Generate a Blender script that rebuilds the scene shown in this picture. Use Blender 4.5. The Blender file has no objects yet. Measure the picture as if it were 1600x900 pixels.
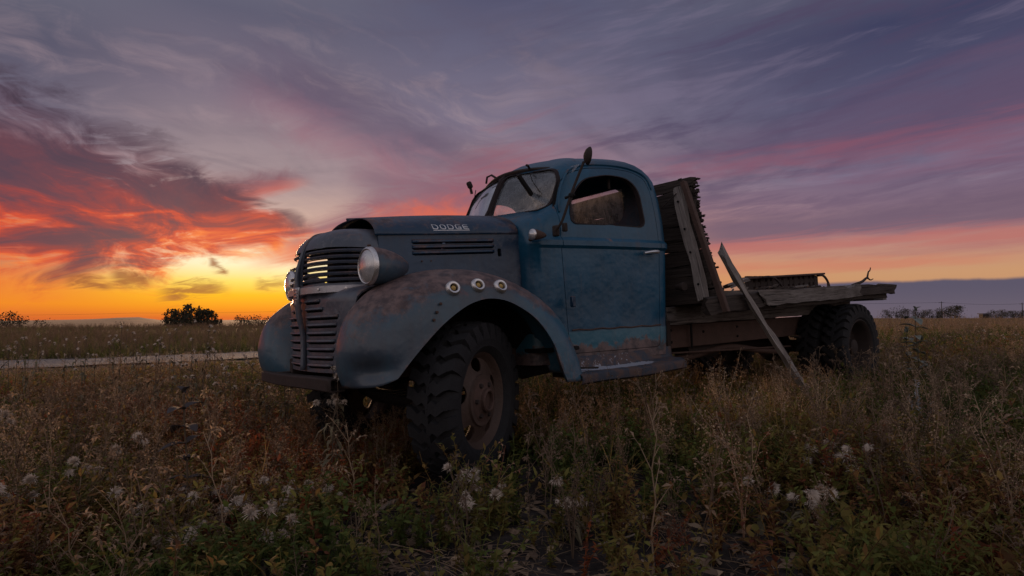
import bpy, bmesh, math, random
import numpy as np
from mathutils import Vector, Matrix

R = math.radians
sc = bpy.context.scene
COL = sc.collection

# ------------------------------------------------------------------ camera
FPX, CAM_H = 950.0, 0.957           # focal length in photo pixels (1600 wide), lens height
cam_data = bpy.data.cameras.new('camera')
cam_data.sensor_width = 36.0
cam_data.lens = 36.0 * FPX / 1600.0
cam_data.clip_start = 0.05
cam_data.clip_end = 20000.0
cam = bpy.data.objects.new('camera', cam_data)
COL.objects.link(cam)
CAM_PITCH = math.atan(47.0 / FPX)   # horizon at photo row 497
cam.location = (0, 0, CAM_H)
cam.rotation_euler = (R(90) + CAM_PITCH, 0, 0)
sc.camera = cam

SUN_AZ = R(-21.5)                   # to the left of the view axis (+Y)
SUN_EL = R(5.0)

# ------------------------------------------------------------------ view / render
sc.view_settings.view_transform = 'Standard'
sc.view_settings.look = 'None'
sc.view_settings.exposure = 0.0
sc.view_settings.gamma = 1.0
sc.cycles.use_denoising = True
sc.cycles.max_bounces = 6
sc.cycles.transparent_max_bounces = 16
sc.cycles.caustics_reflective = False
sc.cycles.caustics_refractive = False

def lin(r, g, b):
    out = []
    for c in (r, g, b):
        c = c / 255.0
        out.append(c / 12.92 if c <= 0.04045 else ((c + 0.055) / 1.055) ** 2.4)
    return (*out, 1.0)

# ------------------------------------------------------------------ tiny node-expression helper
class G:
    """wraps a node tree; E values are sockets or floats"""
    def __init__(self, nt, flat=False): self.nt, self.flat = nt, flat
    def new(self, t): return self.nt.nodes.new(t)
    def put(self, sock, v):
        if isinstance(v, S): self.nt.links.new(v.s, sock)
        elif hasattr(v, 'is_linked'): self.nt.links.new(v, sock)
        else: sock.default_value = v
    def m(self, op, a, b=0.0, c=0.0, clamp=False):
        n = self.new('ShaderNodeMath'); n.operation = op; n.use_clamp = clamp
        self.put(n.inputs[0], a); self.put(n.inputs[1], b)
        if op in ('MULTIPLY_ADD', 'SMOOTH_MIN', 'SMOOTH_MAX', 'COMPARE'): self.put(n.inputs[2], c)
        return S(self, n.outputs[0])
    def step(self, v, a, b):                       # smoothstep a..b -> 0..1
        n = self.new('ShaderNodeMapRange'); n.interpolation_type = 'SMOOTHSTEP'; n.clamp = True
        self.put(n.inputs[0], v); self.put(n.inputs[1], a); self.put(n.inputs[2], b)
        n.inputs[3].default_value = 0; n.inputs[4].default_value = 1
        return S(self, n.outputs[0])
    def vec(self, x, y, z=0.0):
        n = self.new('ShaderNodeCombineXYZ')
        for i, v in enumerate((x, y, z)): self.put(n.inputs[i], v)
        return S(self, n.outputs[0])
    def noise(self, vec, scale, detail=4.0, rough=0.55, dist=0.0, col=False, flat=False):
        n = self.new('ShaderNodeTexNoise'); n.noise_dimensions = '2D' if (flat or self.flat) else '3D'
        self.put(n.inputs['Vector'], vec); n.inputs['Scale'].default_value = scale
        n.inputs['Detail'].default_value = detail; n.inputs['Roughness'].default_value = rough
        n.inputs['Distortion'].default_value = dist
        return S(self, n.outputs[1 if col else 0])
    def voronoi(self, vec, scale, feature='F1', out=0):
        n = self.new('ShaderNodeTexVoronoi'); n.feature = feature
        self.put(n.inputs['Vector'], vec); n.inputs['Scale'].default_value = scale
        return S(self, n.outputs[out])
    def mix(self, f, a, b, mode='MIX'):
        n = self.new('ShaderNodeMix'); n.data_type = 'RGBA'; n.blend_type = mode
        self.put(n.inputs[0], f); self.put(n.inputs[6], a); self.put(n.inputs[7], b)
        return S(self, n.outputs[2])
    def ramp(self, f, stops, interp='LINEAR'):
        n = self.new('ShaderNodeValToRGB'); cr = n.color_ramp; cr.interpolation = interp
        while len(cr.elements) < len(stops): cr.elements.new(0.5)
        for e, (p, c) in zip(cr.elements, stops):
            e.position = p; e.color = c if len(c) == 4 else (*c, 1)
        self.put(n.inputs[0], f)
        return S(self, n.outputs[0])

class S:
    def __init__(self, g, s): self.g, self.s = g, s
    def __add__(self, o): return self.g.m('ADD', self, o)
    __radd__ = __add__
    def __mul__(self, o): return self.g.m('MULTIPLY', self, o)
    __rmul__ = __mul__
    def __sub__(self, o): return self.g.m('SUBTRACT', self, o)
    def __rsub__(self, o): return self.g.m('SUBTRACT', o, self)
    def __truediv__(self, o): return self.g.m('DIVIDE', self, o)
    def __rtruediv__(self, o): return self.g.m('DIVIDE', o, self)
    def abs(self): return self.g.m('ABSOLUTE', self)
    def clamp(self): return self.g.m('ADD', self, 0.0, clamp=True)
    def pow(self, e): return self.g.m('POWER', self, e)

# ------------------------------------------------------------------ sky (world)
def photo_dir(px, py):
    """photo pixel -> (azimuth / 40 deg, elevation / 28 deg)"""
    v = Vector(((px - 800) / FPX, 1.0, (450 - py) / FPX))
    v.rotate(Matrix.Rotation(CAM_PITCH, 3, 'X'))
    v.normalize()
    return math.degrees(math.atan2(v.x, v.y)) / 40.0, math.degrees(math.asin(v.z)) / 28.0

world = bpy.data.worlds.new('World')
sc.world = world
world.use_nodes = True
wt = world.node_tree
wt.nodes.clear()
g = G(wt, True)
tc = g.new('ShaderNodeTexCoord')
sep = g.new('ShaderNodeSeparateXYZ'); wt.links.new(tc.outputs['Generated'], sep.inputs[0])
dx, dy, dz = (S(g, sep.outputs[i]) for i in range(3))
az = g.m('ARCTAN2', dx, dy) * (180 / math.pi / 40.0)
el = g.m('ARCSINE', g.m('MAXIMUM', g.m('MINIMUM', dz, 1.0), -1.0)) * (180 / math.pi / 28.0)
elp = g.m('MAXIMUM', el, 0.0)
# cloud-layer coordinates: where the view ray meets a flat cloud sheet
inv = 1.0 / (g.m('MAXIMUM', dz, 0.0) + 0.10)
cx, cy = dx * inv, dy * inv
def rot(ax, ay, deg, sx, sy):
    c, s_ = math.cos(R(deg)), math.sin(R(deg))
    return g.vec((ax * c + ay * s_) * sx, (ay * c - ax * s_) * sy, 0.0)

def E_(y, x=800): return photo_dir(x, y)[1]
# a column of clear-sky colour for four azimuths
def column(stops, x):
    return g.ramp(elp * 0.5, [(max(0.0, E_(y, x)) * 0.5, lin(*c)) for y, c in stops])
c_left = column([(497, (212, 100, 44)), (474, (238, 136, 36)), (440, (236, 134, 56)), (400, (196, 122, 96)), (300, (136, 112, 122)), (180, (108, 100, 118)), (60, (86, 84, 104)), (-250, (126, 126, 138))], 60)
c_sun = column([(497, (214, 98, 40)), (484, (238, 140, 24)), (460, (252, 188, 30)), (440, (255, 222, 104)), (412, (255, 242, 200)), (385, (248, 222, 184)), (345, (206, 172, 158)), (270, (162, 142, 146)), (150, (122, 110, 126)), (20, (94, 92, 112)), (-250, (126, 126, 138))], 400)
c_mid = column([(497, (222, 122, 62)), (440, (220, 144, 88)), (390, (206, 140, 116)), (310, (166, 132, 138)), (200, (124, 114, 134)), (90, (102, 99, 122)), (0, (84, 84, 110)), (-250, (126, 126, 138))], 800)
c_right = column([(497, (196, 140, 98)), (425, (200, 150, 110)), (385, (190, 140, 122)), (340, (156, 124, 134)), (260, (118, 108, 132)), (150, (86, 84, 112)), (20, (60, 62, 92)), (-250, (126, 126, 138))], 1450)
c_back = column([(497, (190, 170, 166)), (380, (208, 188, 180)), (200, (204, 192, 190)), (0, (182, 178, 184)), (-250, (148, 148, 160))], 800)  # sky behind, like the zenith stops above, raised as unseen fill light
A = lambda x: photo_dir(x, 450)[0]
base = g.mix(g.step(az, A(0), A(330)), c_left, c_sun)
base = g.mix(g.step(az, A(430), A(760)), base, c_mid)
base = g.mix(g.step(az, A(800), A(1450)), base, c_right)
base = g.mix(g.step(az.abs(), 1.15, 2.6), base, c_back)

# cloud textures: a projected cirrus sheet, and drawn-out streaks along the sky
warp = g.noise(g.vec(cx, cy, 0.0), 0.45, 3, 0.5, 0.0)
n_left = g.noise(rot(cx + warp * 1.1, cy + warp * 0.8, 62, 0.55, 1.5), 1.0, 6, 0.58, 0.5)
wa = g.noise(g.vec(az * 2.5, el * 3.5, 0.0), 1.0, 3, 0.5)
azw, elw = az + (wa - 0.5) * 0.30, el + (wa - 0.5) * 0.16
n_dn = g.noise(rot(azw, elw, -19, 3.4, 13.0), 1.0, 6, 0.60, 0.5)
n_up = g.noise(rot(azw, elw, 15, 3.2, 15.0), 1.3, 6, 0.62, 0.6)
n_right = g.noise(rot(azw, el + (wa - 0.5) * 0.07, 4.5, 1.7, 11.0), 1.0, 6, 0.60, 0.3)
n_fine = g.noise(rot(azw, el + (wa - 0.5) * 0.05, 5.5, 3.6, 30.0), 1.2, 6, 0.62, 0.3)
n_iso = g.noise(g.vec(azw * 5.5, elw * 7.5, 0.0), 1.0, 6, 0.62, 0.4)
n_small = g.noise(rot(az, el, 9, 16.0, 58.0), 1.0, 5, 0.62, 0.5)

def band(p0, p1, th0, th1, soft=0.55, wob=0.9, tex=None):
    """soft band between two photo points; returns (mask 0..1, signed position -1..1 across it)"""
    a0, e0 = photo_dir(*p0); a1, e1 = photo_dir(*p1)
    t = (az - a0) * (1.0 / (a1 - a0))
    tcl = t.clamp()
    ec = tcl * (e1 - e0) + e0
    th = tcl * ((th1 - th0) / 500.0) + th0 / 500.0
    pos = (el - ec) / th
    nz = ((tex if tex is not None else n_iso) - 0.5) * (2.0 * wob)
    mask = 1.0 - g.step(pos.abs() + nz, 1.0 - soft, 1.0 + soft)
    return mask, pos, t

sky = base
# high thin veil all over the upper sky
front = 1.0 - g.step(az.abs(), 1.6, 2.6)
veil = g.step(n_left * 0.55 + n_right * 0.25 + n_iso * 0.2, 0.42, 0.64) * g.step(el, 0.22, 0.55) * front
veilc = g.mix(g.step(az, -0.2, 0.8), lin(92, 83, 102), lin(74, 72, 98))
sky = g.mix(veil * 0.60, sky, veilc)
lite = g.step(n_dn * 0.4 + n_iso * 0.6, 0.46, 0.70) * g.step(el, 0.25, 0.45) * (1.0 - g.step(el, 0.65, 1.05)) * (1.0 - g.step(az, -0.1, 0.35)) * front
sky = g.mix(lite * 0.40, sky, lin(170, 146, 152))

# slanting lanes on the right: paler gaps and dusky streaks fanning up from the horizon
n_diag = g.noise(rot(azw, elw, 17, 1.5, 10.0), 1.0, 6, 0.60, 0.3)
lane = g.step(az, -0.15, 0.30) * g.step(el, 0.22, 0.42) * front
sky = g.mix(g.step(n_diag * 0.75 + n_fine * 0.25, 0.50, 0.66) * lane * 0.30, sky, lin(128, 116, 140))
sky = g.mix((1.0 - g.step(n_diag * 0.8 + n_fine * 0.2, 0.34, 0.50)) * lane * 0.55, sky, lin(78, 66, 94))

# pink arcs over the middle
mk, ps, t = band((400, 130), (690, 262), 46, 60, 0.95, 1.5, n_iso)
mk = mk * g.step(t, -0.3, 0.3) * (1.0 - g.step(t, 0.8, 1.5))
sky = g.mix(mk * 0.55, sky, g.mix(g.step(ps + (n_dn - 0.5) * 2.0, -0.8, 0.6), lin(156, 100, 116), lin(98, 82, 106)))
mk, ps, t = band((560, 285), (700, 318), 24, 34, 0.95, 1.5, n_dn)
mk = mk * g.step(t, -0.3, 0.3) * (1.0 - g.step(t, 1.0, 2.0))
sky = g.mix(mk * 0.5, sky, lin(112, 88, 108))
# salmon wisps rising from the glow towards the cab
mk, ps, t = band((405, 400), (800, 285), 20, 55, 0.95, 1.7, n_up)
mk = mk * g.step(t, -0.1, 0.15) * (1.0 - g.step(t, 0.8, 1.6))
sky = g.mix(mk * 0.85, sky, g.mix(g.step(ps + (n_iso - 0.5) * 2.8 + t * 0.8, -0.5, 1.3), lin(224, 98, 66), lin(142, 92, 108)))
# the puff right of the dark mass
mk, ps, t = band((300, 316), (470, 282), 26, 12, 0.9, 1.9, n_iso)
mk = mk * g.step(t, -0.15, 0.2) * (1.0 - g.step(t, 0.75, 1.2))
sky = g.mix(mk * 0.85, sky, g.mix(g.step(ps + (n_up - 0.5) * 3.5, -1.0, 0.9), lin(190, 92, 86), lin(120, 76, 92)))

# big dark red mass on the left, burning along its lower edge
a0, e0 = photo_dir(-150, 352); a1, e1 = photo_dir(480, 362)
t = (az - a0) * (1.0 / (a1 - a0))
th = g.ramp(t.clamp(), [(0.0, (0.30,) * 3), (0.27, (0.26,) * 3), (0.55, (0.19,) * 3), (0.74, (0.115,) * 3), (0.9, (0.07,) * 3), (1.0, (0.03,) * 3)])
ec = g.ramp(t.clamp(), [(0.0, (0.31,) * 3), (0.27, (0.30,) * 3), (0.55, (0.305,) * 3), (0.8, (0.30,) * 3), (1.0, (0.29,) * 3)])
bw = lambda s: g.m('ADD', s, 0.0)
pos = (el - bw(ec)) / bw(th)
edge = pos.abs() + (n_iso - 0.5) * 1.8 + (n_dn - 0.5) * 1.1
mass = (1.0 - g.step(edge + g.step(n_up * 0.5 + n_small * 0.5, 0.50, 0.68) * 0.35, 0.45, 1.30)) * (1.0 - g.step(t + (n_iso - 0.5) * 0.25, 0.88, 1.08)) * (1.0 - g.step(az * -1.0, 1.7, 2.5))
low = g.step(pos * -1.0, -0.6, 0.7)
tex = g.m('ADD', n_dn * (1.0 - low), n_up * low)
heat = (tex - 0.5) * 1.7 + (n_iso - 0.5) * 1.3 - pos * 0.50 + g.step(t, 0.35, 0.9) * 0.20 + 0.06
masscol = g.ramp(heat * 0.5 + 0.48, [(0.0, lin(66, 54, 70)), (0.25, lin(84, 60, 76)), (0.45, lin(106, 62, 74)), (0.58, lin(152, 62, 62)), (0.70, lin(214, 76, 48)), (0.84, lin(250, 126, 54)), (1.0, lin(255, 190, 90))])
sky = g.mix(mass * 0.95, sky, masscol)
# small dark flecks in the glow and long flat bars above the horizon
for (p0, p1, th0, th1, k) in [((112, 438), (170, 446), 6, 4, 0.8), ((180, 428), (230, 441), 10, 5, 0.8), ((330, 410), (354, 425), 6, 4, 0.85), ((262, 458), (345, 449), 8, 6, 0.8), ((404, 446), (445, 440), 5, 5, 0.6)]:
    mk, ps, t = band(p0, p1, th0 * 1.25, th1 * 1.25, 1.0, 2.6, n_small)
    mk = mk * g.step(t, -0.3, 0.15) * (1.0 - g.step(t, 0.8, 1.3))
    sky = g.mix(mk * k, sky, lin(150, 84, 52))

# long streaks on the right
mk, ps, t = band((985, 252), (1700, 148), 16, 46, 0.95, 2.2, n_right)
mk = mk * g.step(t, -0.1, 0.25) * (1.0 - g.step(t, 1.6, 2.6))
sky = g.mix(mk * 0.85, sky, g.mix(g.step(ps + (n_fine - 0.5) * 2.4, -0.9, 0.5), lin(132, 82, 102), lin(94, 78, 104)))
mk, ps, t = band((1010, 322), (1700, 262), 16, 34, 0.95, 2.4, n_fine)
mk = mk * g.step(t, -0.2, 0.4) * (1.0 - g.step(t, 1.6, 2.6))
sky = g.mix(mk * 0.50, sky, lin(110, 88, 112))
mk, ps, t = band((1040, 372), (1700, 326), 16, 30, 0.9, 1.9, n_right)
mk = mk * g.step(t, -0.1, 0.2) * (1.0 - g.step(t, 1.6, 2.6))
sky = g.mix(mk * 0.82, sky, g.mix(g.step(ps + (n_fine - 0.5) * 2.6, -1.1, 0.3), lin(166, 100, 106), lin(108, 88, 108)))
mk, ps, t = band((1050, 392), (1700, 356), 6, 8, 0.95, 1.8, n_fine)
mk = mk * g.step(t, -0.1, 0.2) * (1.0 - g.step(t, 1.6, 2.6))
sky = g.mix(mk * 0.62, sky, lin(186, 108, 102))
mk, ps, t = band((1110, 420), (1500, 405), 9, 6, 0.95, 1.8, n_fine)
sky = g.mix(mk * g.step(t, -0.1, 0.2) * (1.0 - g.step(t, 0.9, 1.3)) * 0.55, sky, lin(204, 120, 98))

# low grey cloud bank along the horizon on the right
top = 0.105 + (g.noise(g.vec(az * 14.0, 0.0, 1.0), 1.0, 4, 0.55) - 0.5) * 0.011
bank = (1.0 - g.step(el, top - 0.006, top + 0.006)) * g.step(az, A(1020), A(1330)) * (1.0 - g.step(az, 2.4, 3.4))
sky = g.mix(bank, sky, g.mix(g.step(el, 0.0, 0.10), lin(104, 94, 108), lin(90, 84, 103)))
# ground colour below the horizon
sky = g.mix(g.step(el, -0.03, -0.005), lin(40, 34, 34), sky)

# the clear air itself: a low physical sky adds its twilight tint
nish = g.new('ShaderNodeTexSky'); nish.sky_type = 'NISHITA'; nish.sun_disc = False
nish.sun_elevation = SUN_EL; nish.sun_rotation = SUN_AZ
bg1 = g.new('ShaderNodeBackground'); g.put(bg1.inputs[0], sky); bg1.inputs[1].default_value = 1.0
bg2 = g.new('ShaderNodeBackground'); wt.links.new(nish.outputs[0], bg2.inputs[0]); bg2.inputs[1].default_value = 0.0015
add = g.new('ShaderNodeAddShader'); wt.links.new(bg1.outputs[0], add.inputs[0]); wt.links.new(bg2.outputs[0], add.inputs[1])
world.cycles.sampling_method = 'MANUAL'; world.cycles.sample_map_resolution = 512
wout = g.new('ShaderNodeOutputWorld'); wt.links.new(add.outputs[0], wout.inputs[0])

# ------------------------------------------------------------------ sun (already in the cloud on the horizon)
sun_d = bpy.data.lights.new('sun', 'SUN'); sun_d.energy = 3.4; sun_d.angle = R(12); sun_d.color = (1.0, 0.58, 0.30)
sun = bpy.data.objects.new('sun', sun_d); COL.objects.link(sun)
sd = Vector((math.sin(SUN_AZ) * math.cos(SUN_EL), math.cos(SUN_AZ) * math.cos(SUN_EL), math.sin(SUN_EL)))
sun.rotation_euler = sd.to_track_quat('Z', 'Y').to_euler()

# ================================================================== helpers
def tag(o, label=None, cat=None, group=None, kind=None):
    if label: o['label'] = label
    if cat: o['category'] = cat
    if group: o['group'] = group
    if kind: o['kind'] = kind
    return o

def link(o, parent=None):
    COL.objects.link(o)
    if parent is not None: o.parent = parent
    return o

def empty(name, loc=(0, 0, 0), rz=0.0, parent=None):
    o = bpy.data.objects.new(name, None)
    o.location = loc; o.rotation_euler = (0, 0, rz); o.empty_display_size = 0.2
    return link(o, parent)

def finish(me, smooth=True, angle=38):
    if smooth and len(me.polygons):
        me.polygons.foreach_set('use_smooth', [True] * len(me.polygons))
        if angle: me.set_sharp_from_angle(angle=R(angle))
    me.update()

def mesh(name, verts, faces, mat=None, parent=None, smooth=True, angle=38):
    me = bpy.data.meshes.new(name)
    me.from_pydata([tuple(v) for v in verts], [], faces)
    if mat: me.materials.append(mat)
    finish(me, smooth, angle)
    return link(bpy.data.objects.new(name, me), parent)

def bm_obj(name, bm, mat=None, parent=None, smooth=True, angle=38):
    me = bpy.data.meshes.new(name)
    bmesh.ops.recalc_face_normals(bm, faces=bm.faces[:])
    bm.to_mesh(me); bm.free()
    if mat: me.materials.append(mat)
    finish(me, smooth, angle)
    return link(bpy.data.objects.new(name, me), parent)

def bake(o):
    """apply modifiers without operators"""
    bpy.context.view_layer.update()
    dg = bpy.context.evaluated_depsgraph_get()
    me = bpy.data.meshes.new_from_object(o.evaluated_get(dg))
    old = o.data; o.modifiers.clear(); o.data = me
    me.name = old.name
    if old.users == 0: bpy.data.meshes.remove(old)
    return o

def solidify(o, th, offset=-1.0, even=True):
    m = o.modifiers.new('s', 'SOLIDIFY'); m.thickness = th; m.offset = offset; m.use_even_offset = even
    return bake(o)

def boolean(o, cutters, op='DIFFERENCE', keep=False):
    for c in cutters:
        c.parent = o.parent; c.matrix_local = o.matrix_local.copy()
        m = o.modifiers.new('b', 'BOOLEAN'); m.operation = op; m.object = c; m.solver = 'EXACT'
    bake(o)
    if not keep:
        for c in cutters:
            me = c.data; bpy.data.objects.remove(c); bpy.data.meshes.remove(me)
    finish(o.data)
    return o

def prism(poly, axis, lo, hi):
    """closed prism from a 2-D polygon; axis 'x': poly is (y,z), 'y': (x,z), 'z': (x,y)"""
    def p(a, b, t): return {'x': (t, a, b), 'y': (a, t, b), 'z': (a, b, t)}[axis]
    n = len(poly)
    v = [p(a, b, lo) for a, b in poly] + [p(a, b, hi) for a, b in poly]
    f = [list(range(n)), list(range(2 * n - 1, n - 1, -1))] + [[i, i + n, (i + 1) % n + n, (i + 1) % n] for i in range(n)]
    bm = bmesh.new()
    vs = [bm.verts.new(q) for q in v]
    for q in f: bm.faces.new([vs[i] for i in q])
    return bm_obj('cutter', bm, smooth=False)

def rounded(poly, r=0.05, n=6):
    """round the corners of a closed polygon"""
    out = []
    for i, p in enumerate(poly):
        p = Vector(p); a = Vector(poly[i - 1]); b = Vector(poly[(i + 1) % len(poly)])
        da, db = (a - p), (b - p)
        ra = min(r, da.length * 0.48); rb = min(r, db.length * 0.48)
        s, e = p + da.normalized() * ra, p + db.normalized() * rb
        for k in range(n + 1):
            t = k / n
            out.append(tuple(s * (1 - t) ** 2 + p * 2 * t * (1 - t) + e * t * t))
    return out

def cat_rom(P, n):
    """catmull-rom through control points, n samples per span"""
    P = [np.array(p, float) for p in P]
    Q = [2 * P[0] - P[1]] + P + [2 * P[-1] - P[-2]]
    out = []
    for i in range(1, len(Q) - 2):
        p0, p1, p2, p3 = Q[i - 1:i + 3]
        for k in range(n):
            t = k / n
            out.append(0.5 * (2 * p1 + (p2 - p0) * t + (2 * p0 - 5 * p1 + 4 * p2 - p3) * t * t + (3 * p1 - p0 - 3 * p2 + p3) * t ** 3))
    out.append(P[-1])
    return out

def grid_faces(a, b, close_u=False, close_v=False):
    f = []
    for i in range(a if close_u else a - 1):
        for j in range(b if close_v else b - 1):
            i2, j2 = (i + 1) % a, (j + 1) % b
            f.append((i * b + j, i * b + j2, i2 * b + j2, i2 * b + j))
    return f

def grid(name, rows, mat, parent=None, close_u=False, close_v=False, angle=38):
    v = [tuple(p) for r in rows for p in r]
    return mesh(name, v, grid_faces(len(rows), len(rows[0]), close_u, close_v), mat, parent, angle=angle)

def spline_grid(ctrl, nu, nv):
    """grid of control points -> smooth dense grid of points"""
    rows = [cat_rom(r, nv) for r in ctrl]
    cols = list(zip(*rows))
    dense = [cat_rom(c, nu) for c in cols]
    return list(zip(*dense))

def lathe_bm(profile, n=32, bm=None, M=None):
    """profile = [(radius, along)] turned about the local +X axis"""
    bm = bm or bmesh.new()
    M = M or Matrix()
    rings = []
    for r, x in profile:
        if r < 1e-6: rings.append([bm.verts.new(M @ Vector((x, 0, 0)))])
        else: rings.append([bm.verts.new(M @ Vector((x, r * math.cos(2 * math.pi * k / n), r * math.sin(2 * math.pi * k / n)))) for k in range(n)])
    for a, b in zip(rings, rings[1:]):
        for k in range(n):
            k2 = (k + 1) % n
            if len(a) == 1 and len(b) == 1: continue
            if len(a) == 1: bm.faces.new((a[0], b[k], b[k2]))
            elif len(b) == 1: bm.faces.new((a[k], b[0], a[k2]))
            else: bm.faces.new((a[k], b[k], b[k2], a[k2]))
    return bm

def lathe(name, profile, mat, parent=None, n=32, M=None, angle=38):
    return bm_obj(name, lathe_bm(profile, n, None, M), mat, parent, angle=angle)

def box_bm(bm, size, M=None, bevel=0.0, seg=1):
    r = bmesh.ops.create_cube(bm, size=1.0)
    vs = r['verts']
    for v in vs: v.co = Vector((v.co.x * size[0], v.co.y * size[1], v.co.z * size[2]))
    if bevel:
        es = list({e for v in vs for e in v.link_edges})
        rb = bmesh.ops.bevel(bm, geom=es, offset=bevel, segments=seg, affect='EDGES', profile=0.5)
        vs = list({v for f in rb['faces'] for v in f.verts} | {v for v in vs if v.is_valid})
    if M is not None:
        for v in vs: v.co = M @ v.co
    return vs

def box(name, size, loc, mat, parent=None, rot=(0, 0, 0), bevel=0.004):
    bm = bmesh.new()
    M = Matrix.Translation(loc) @ Matrix.Rotation(rot[2], 4, 'Z') @ Matrix.Rotation(rot[1], 4, 'Y') @ Matrix.Rotation(rot[0], 4, 'X')
    box_bm(bm, size, M, bevel)
    return bm_obj(name, bm, mat, parent)

def tube_bm(bm, pts, radii, n=8, cap=True):
    pts = [Vector(p) for p in pts]
    if not hasattr(radii, '__len__'): radii = [radii] * len(pts)
    prev = None; rings = []
    for i, p in enumerate(pts):
        d = (pts[min(i + 1, len(pts) - 1)] - pts[max(i - 1, 0)]).normalized()
        up = prev if prev is not None else (Vector((0, 0, 1)) if abs(d.z) < 0.9 else Vector((1, 0, 0)))
        s = d.cross(up)
        if s.length < 1e-4: s = d.orthogonal()
        s.normalize(); u = s.cross(d).normalized(); prev = u
        rings.append([bm.verts.new(p + (s * math.cos(2 * math.pi * k / n) + u * math.sin(2 * math.pi * k / n)) * radii[i]) for k in range(n)])
    for a, b in zip(rings, rings[1:]):
        for k in range(n): bm.faces.new((a[k], a[(k + 1) % n], b[(k + 1) % n], b[k]))
    if cap:
        bm.faces.new(rings[0][::-1]); bm.faces.new(rings[-1])
    return bm

def tube(name, pts, radii, mat, parent=None, n=8):
    return bm_obj(name, tube_bm(bmesh.new(), pts, radii, n), mat, parent, angle=60)

# ================================================================== materials
def new_mat(name):
    m = bpy.data.materials.new(name); m.use_nodes = True
    nt = m.node_tree; nt.nodes.clear()
    g = G(nt)
    out = g.new('ShaderNodeOutputMaterial'); p = g.new('ShaderNodeBsdfPrincipled')
    nt.links.new(p.outputs[0], out.inputs[0])
    t = g.new('ShaderNodeTexCoord')
    obj = S(g, t.outputs['Object'])
    return m, g, p, obj, out

def scaled(g, v, sx, sy, sz):
    n = g.new('ShaderNodeVectorMath'); n.operation = 'MULTIPLY'
    g.put(n.inputs[0], v); n.inputs[1].default_value = (sx, sy, sz)
    return S(g, n.outputs[0])

def bump(g, p, h, strength=0.3, dist=0.02):
    b = g.new('ShaderNodeBump'); b.inputs['Strength'].default_value = strength; b.inputs['Distance'].default_value = dist
    g.put(b.inputs['Height'], h); g.nt.links.new(b.outputs[0], p.inputs['Normal'])

def comp(g, v):
    n = g.new('ShaderNodeSeparateXYZ'); g.put(n.inputs[0], v)
    return [S(g, n.outputs[i]) for i in range(3)]

def simple(name, color, rough=0.6, metal=0.0, var=0.35, scale=9.0, bumpy=0.15):
    """plain surface with tonal variation and fine relief"""
    m, g, p, obj, out = new_mat(name)
    n = g.noise(obj, scale, 5, 0.6)
    f = g.noise(obj, scale * 7, 3, 0.6)
    lo = tuple(c * (1 - var) for c in color); hi = tuple(min(1, c * (1 + var)) for c in color)
    g.put(p.inputs['Base Color'], g.mix(n * 0.75 + f * 0.25, (*lo, 1), (*hi, 1)))
    g.put(p.inputs['Roughness'], (f - 0.5) * 0.25 + rough)
    p.inputs['Metallic'].default_value = metal
    if not metal: p.inputs['Specular IOR Level'].default_value = 0.22
    if bumpy: bump(g, p, f + n, bumpy, 0.01)
    return m

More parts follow.
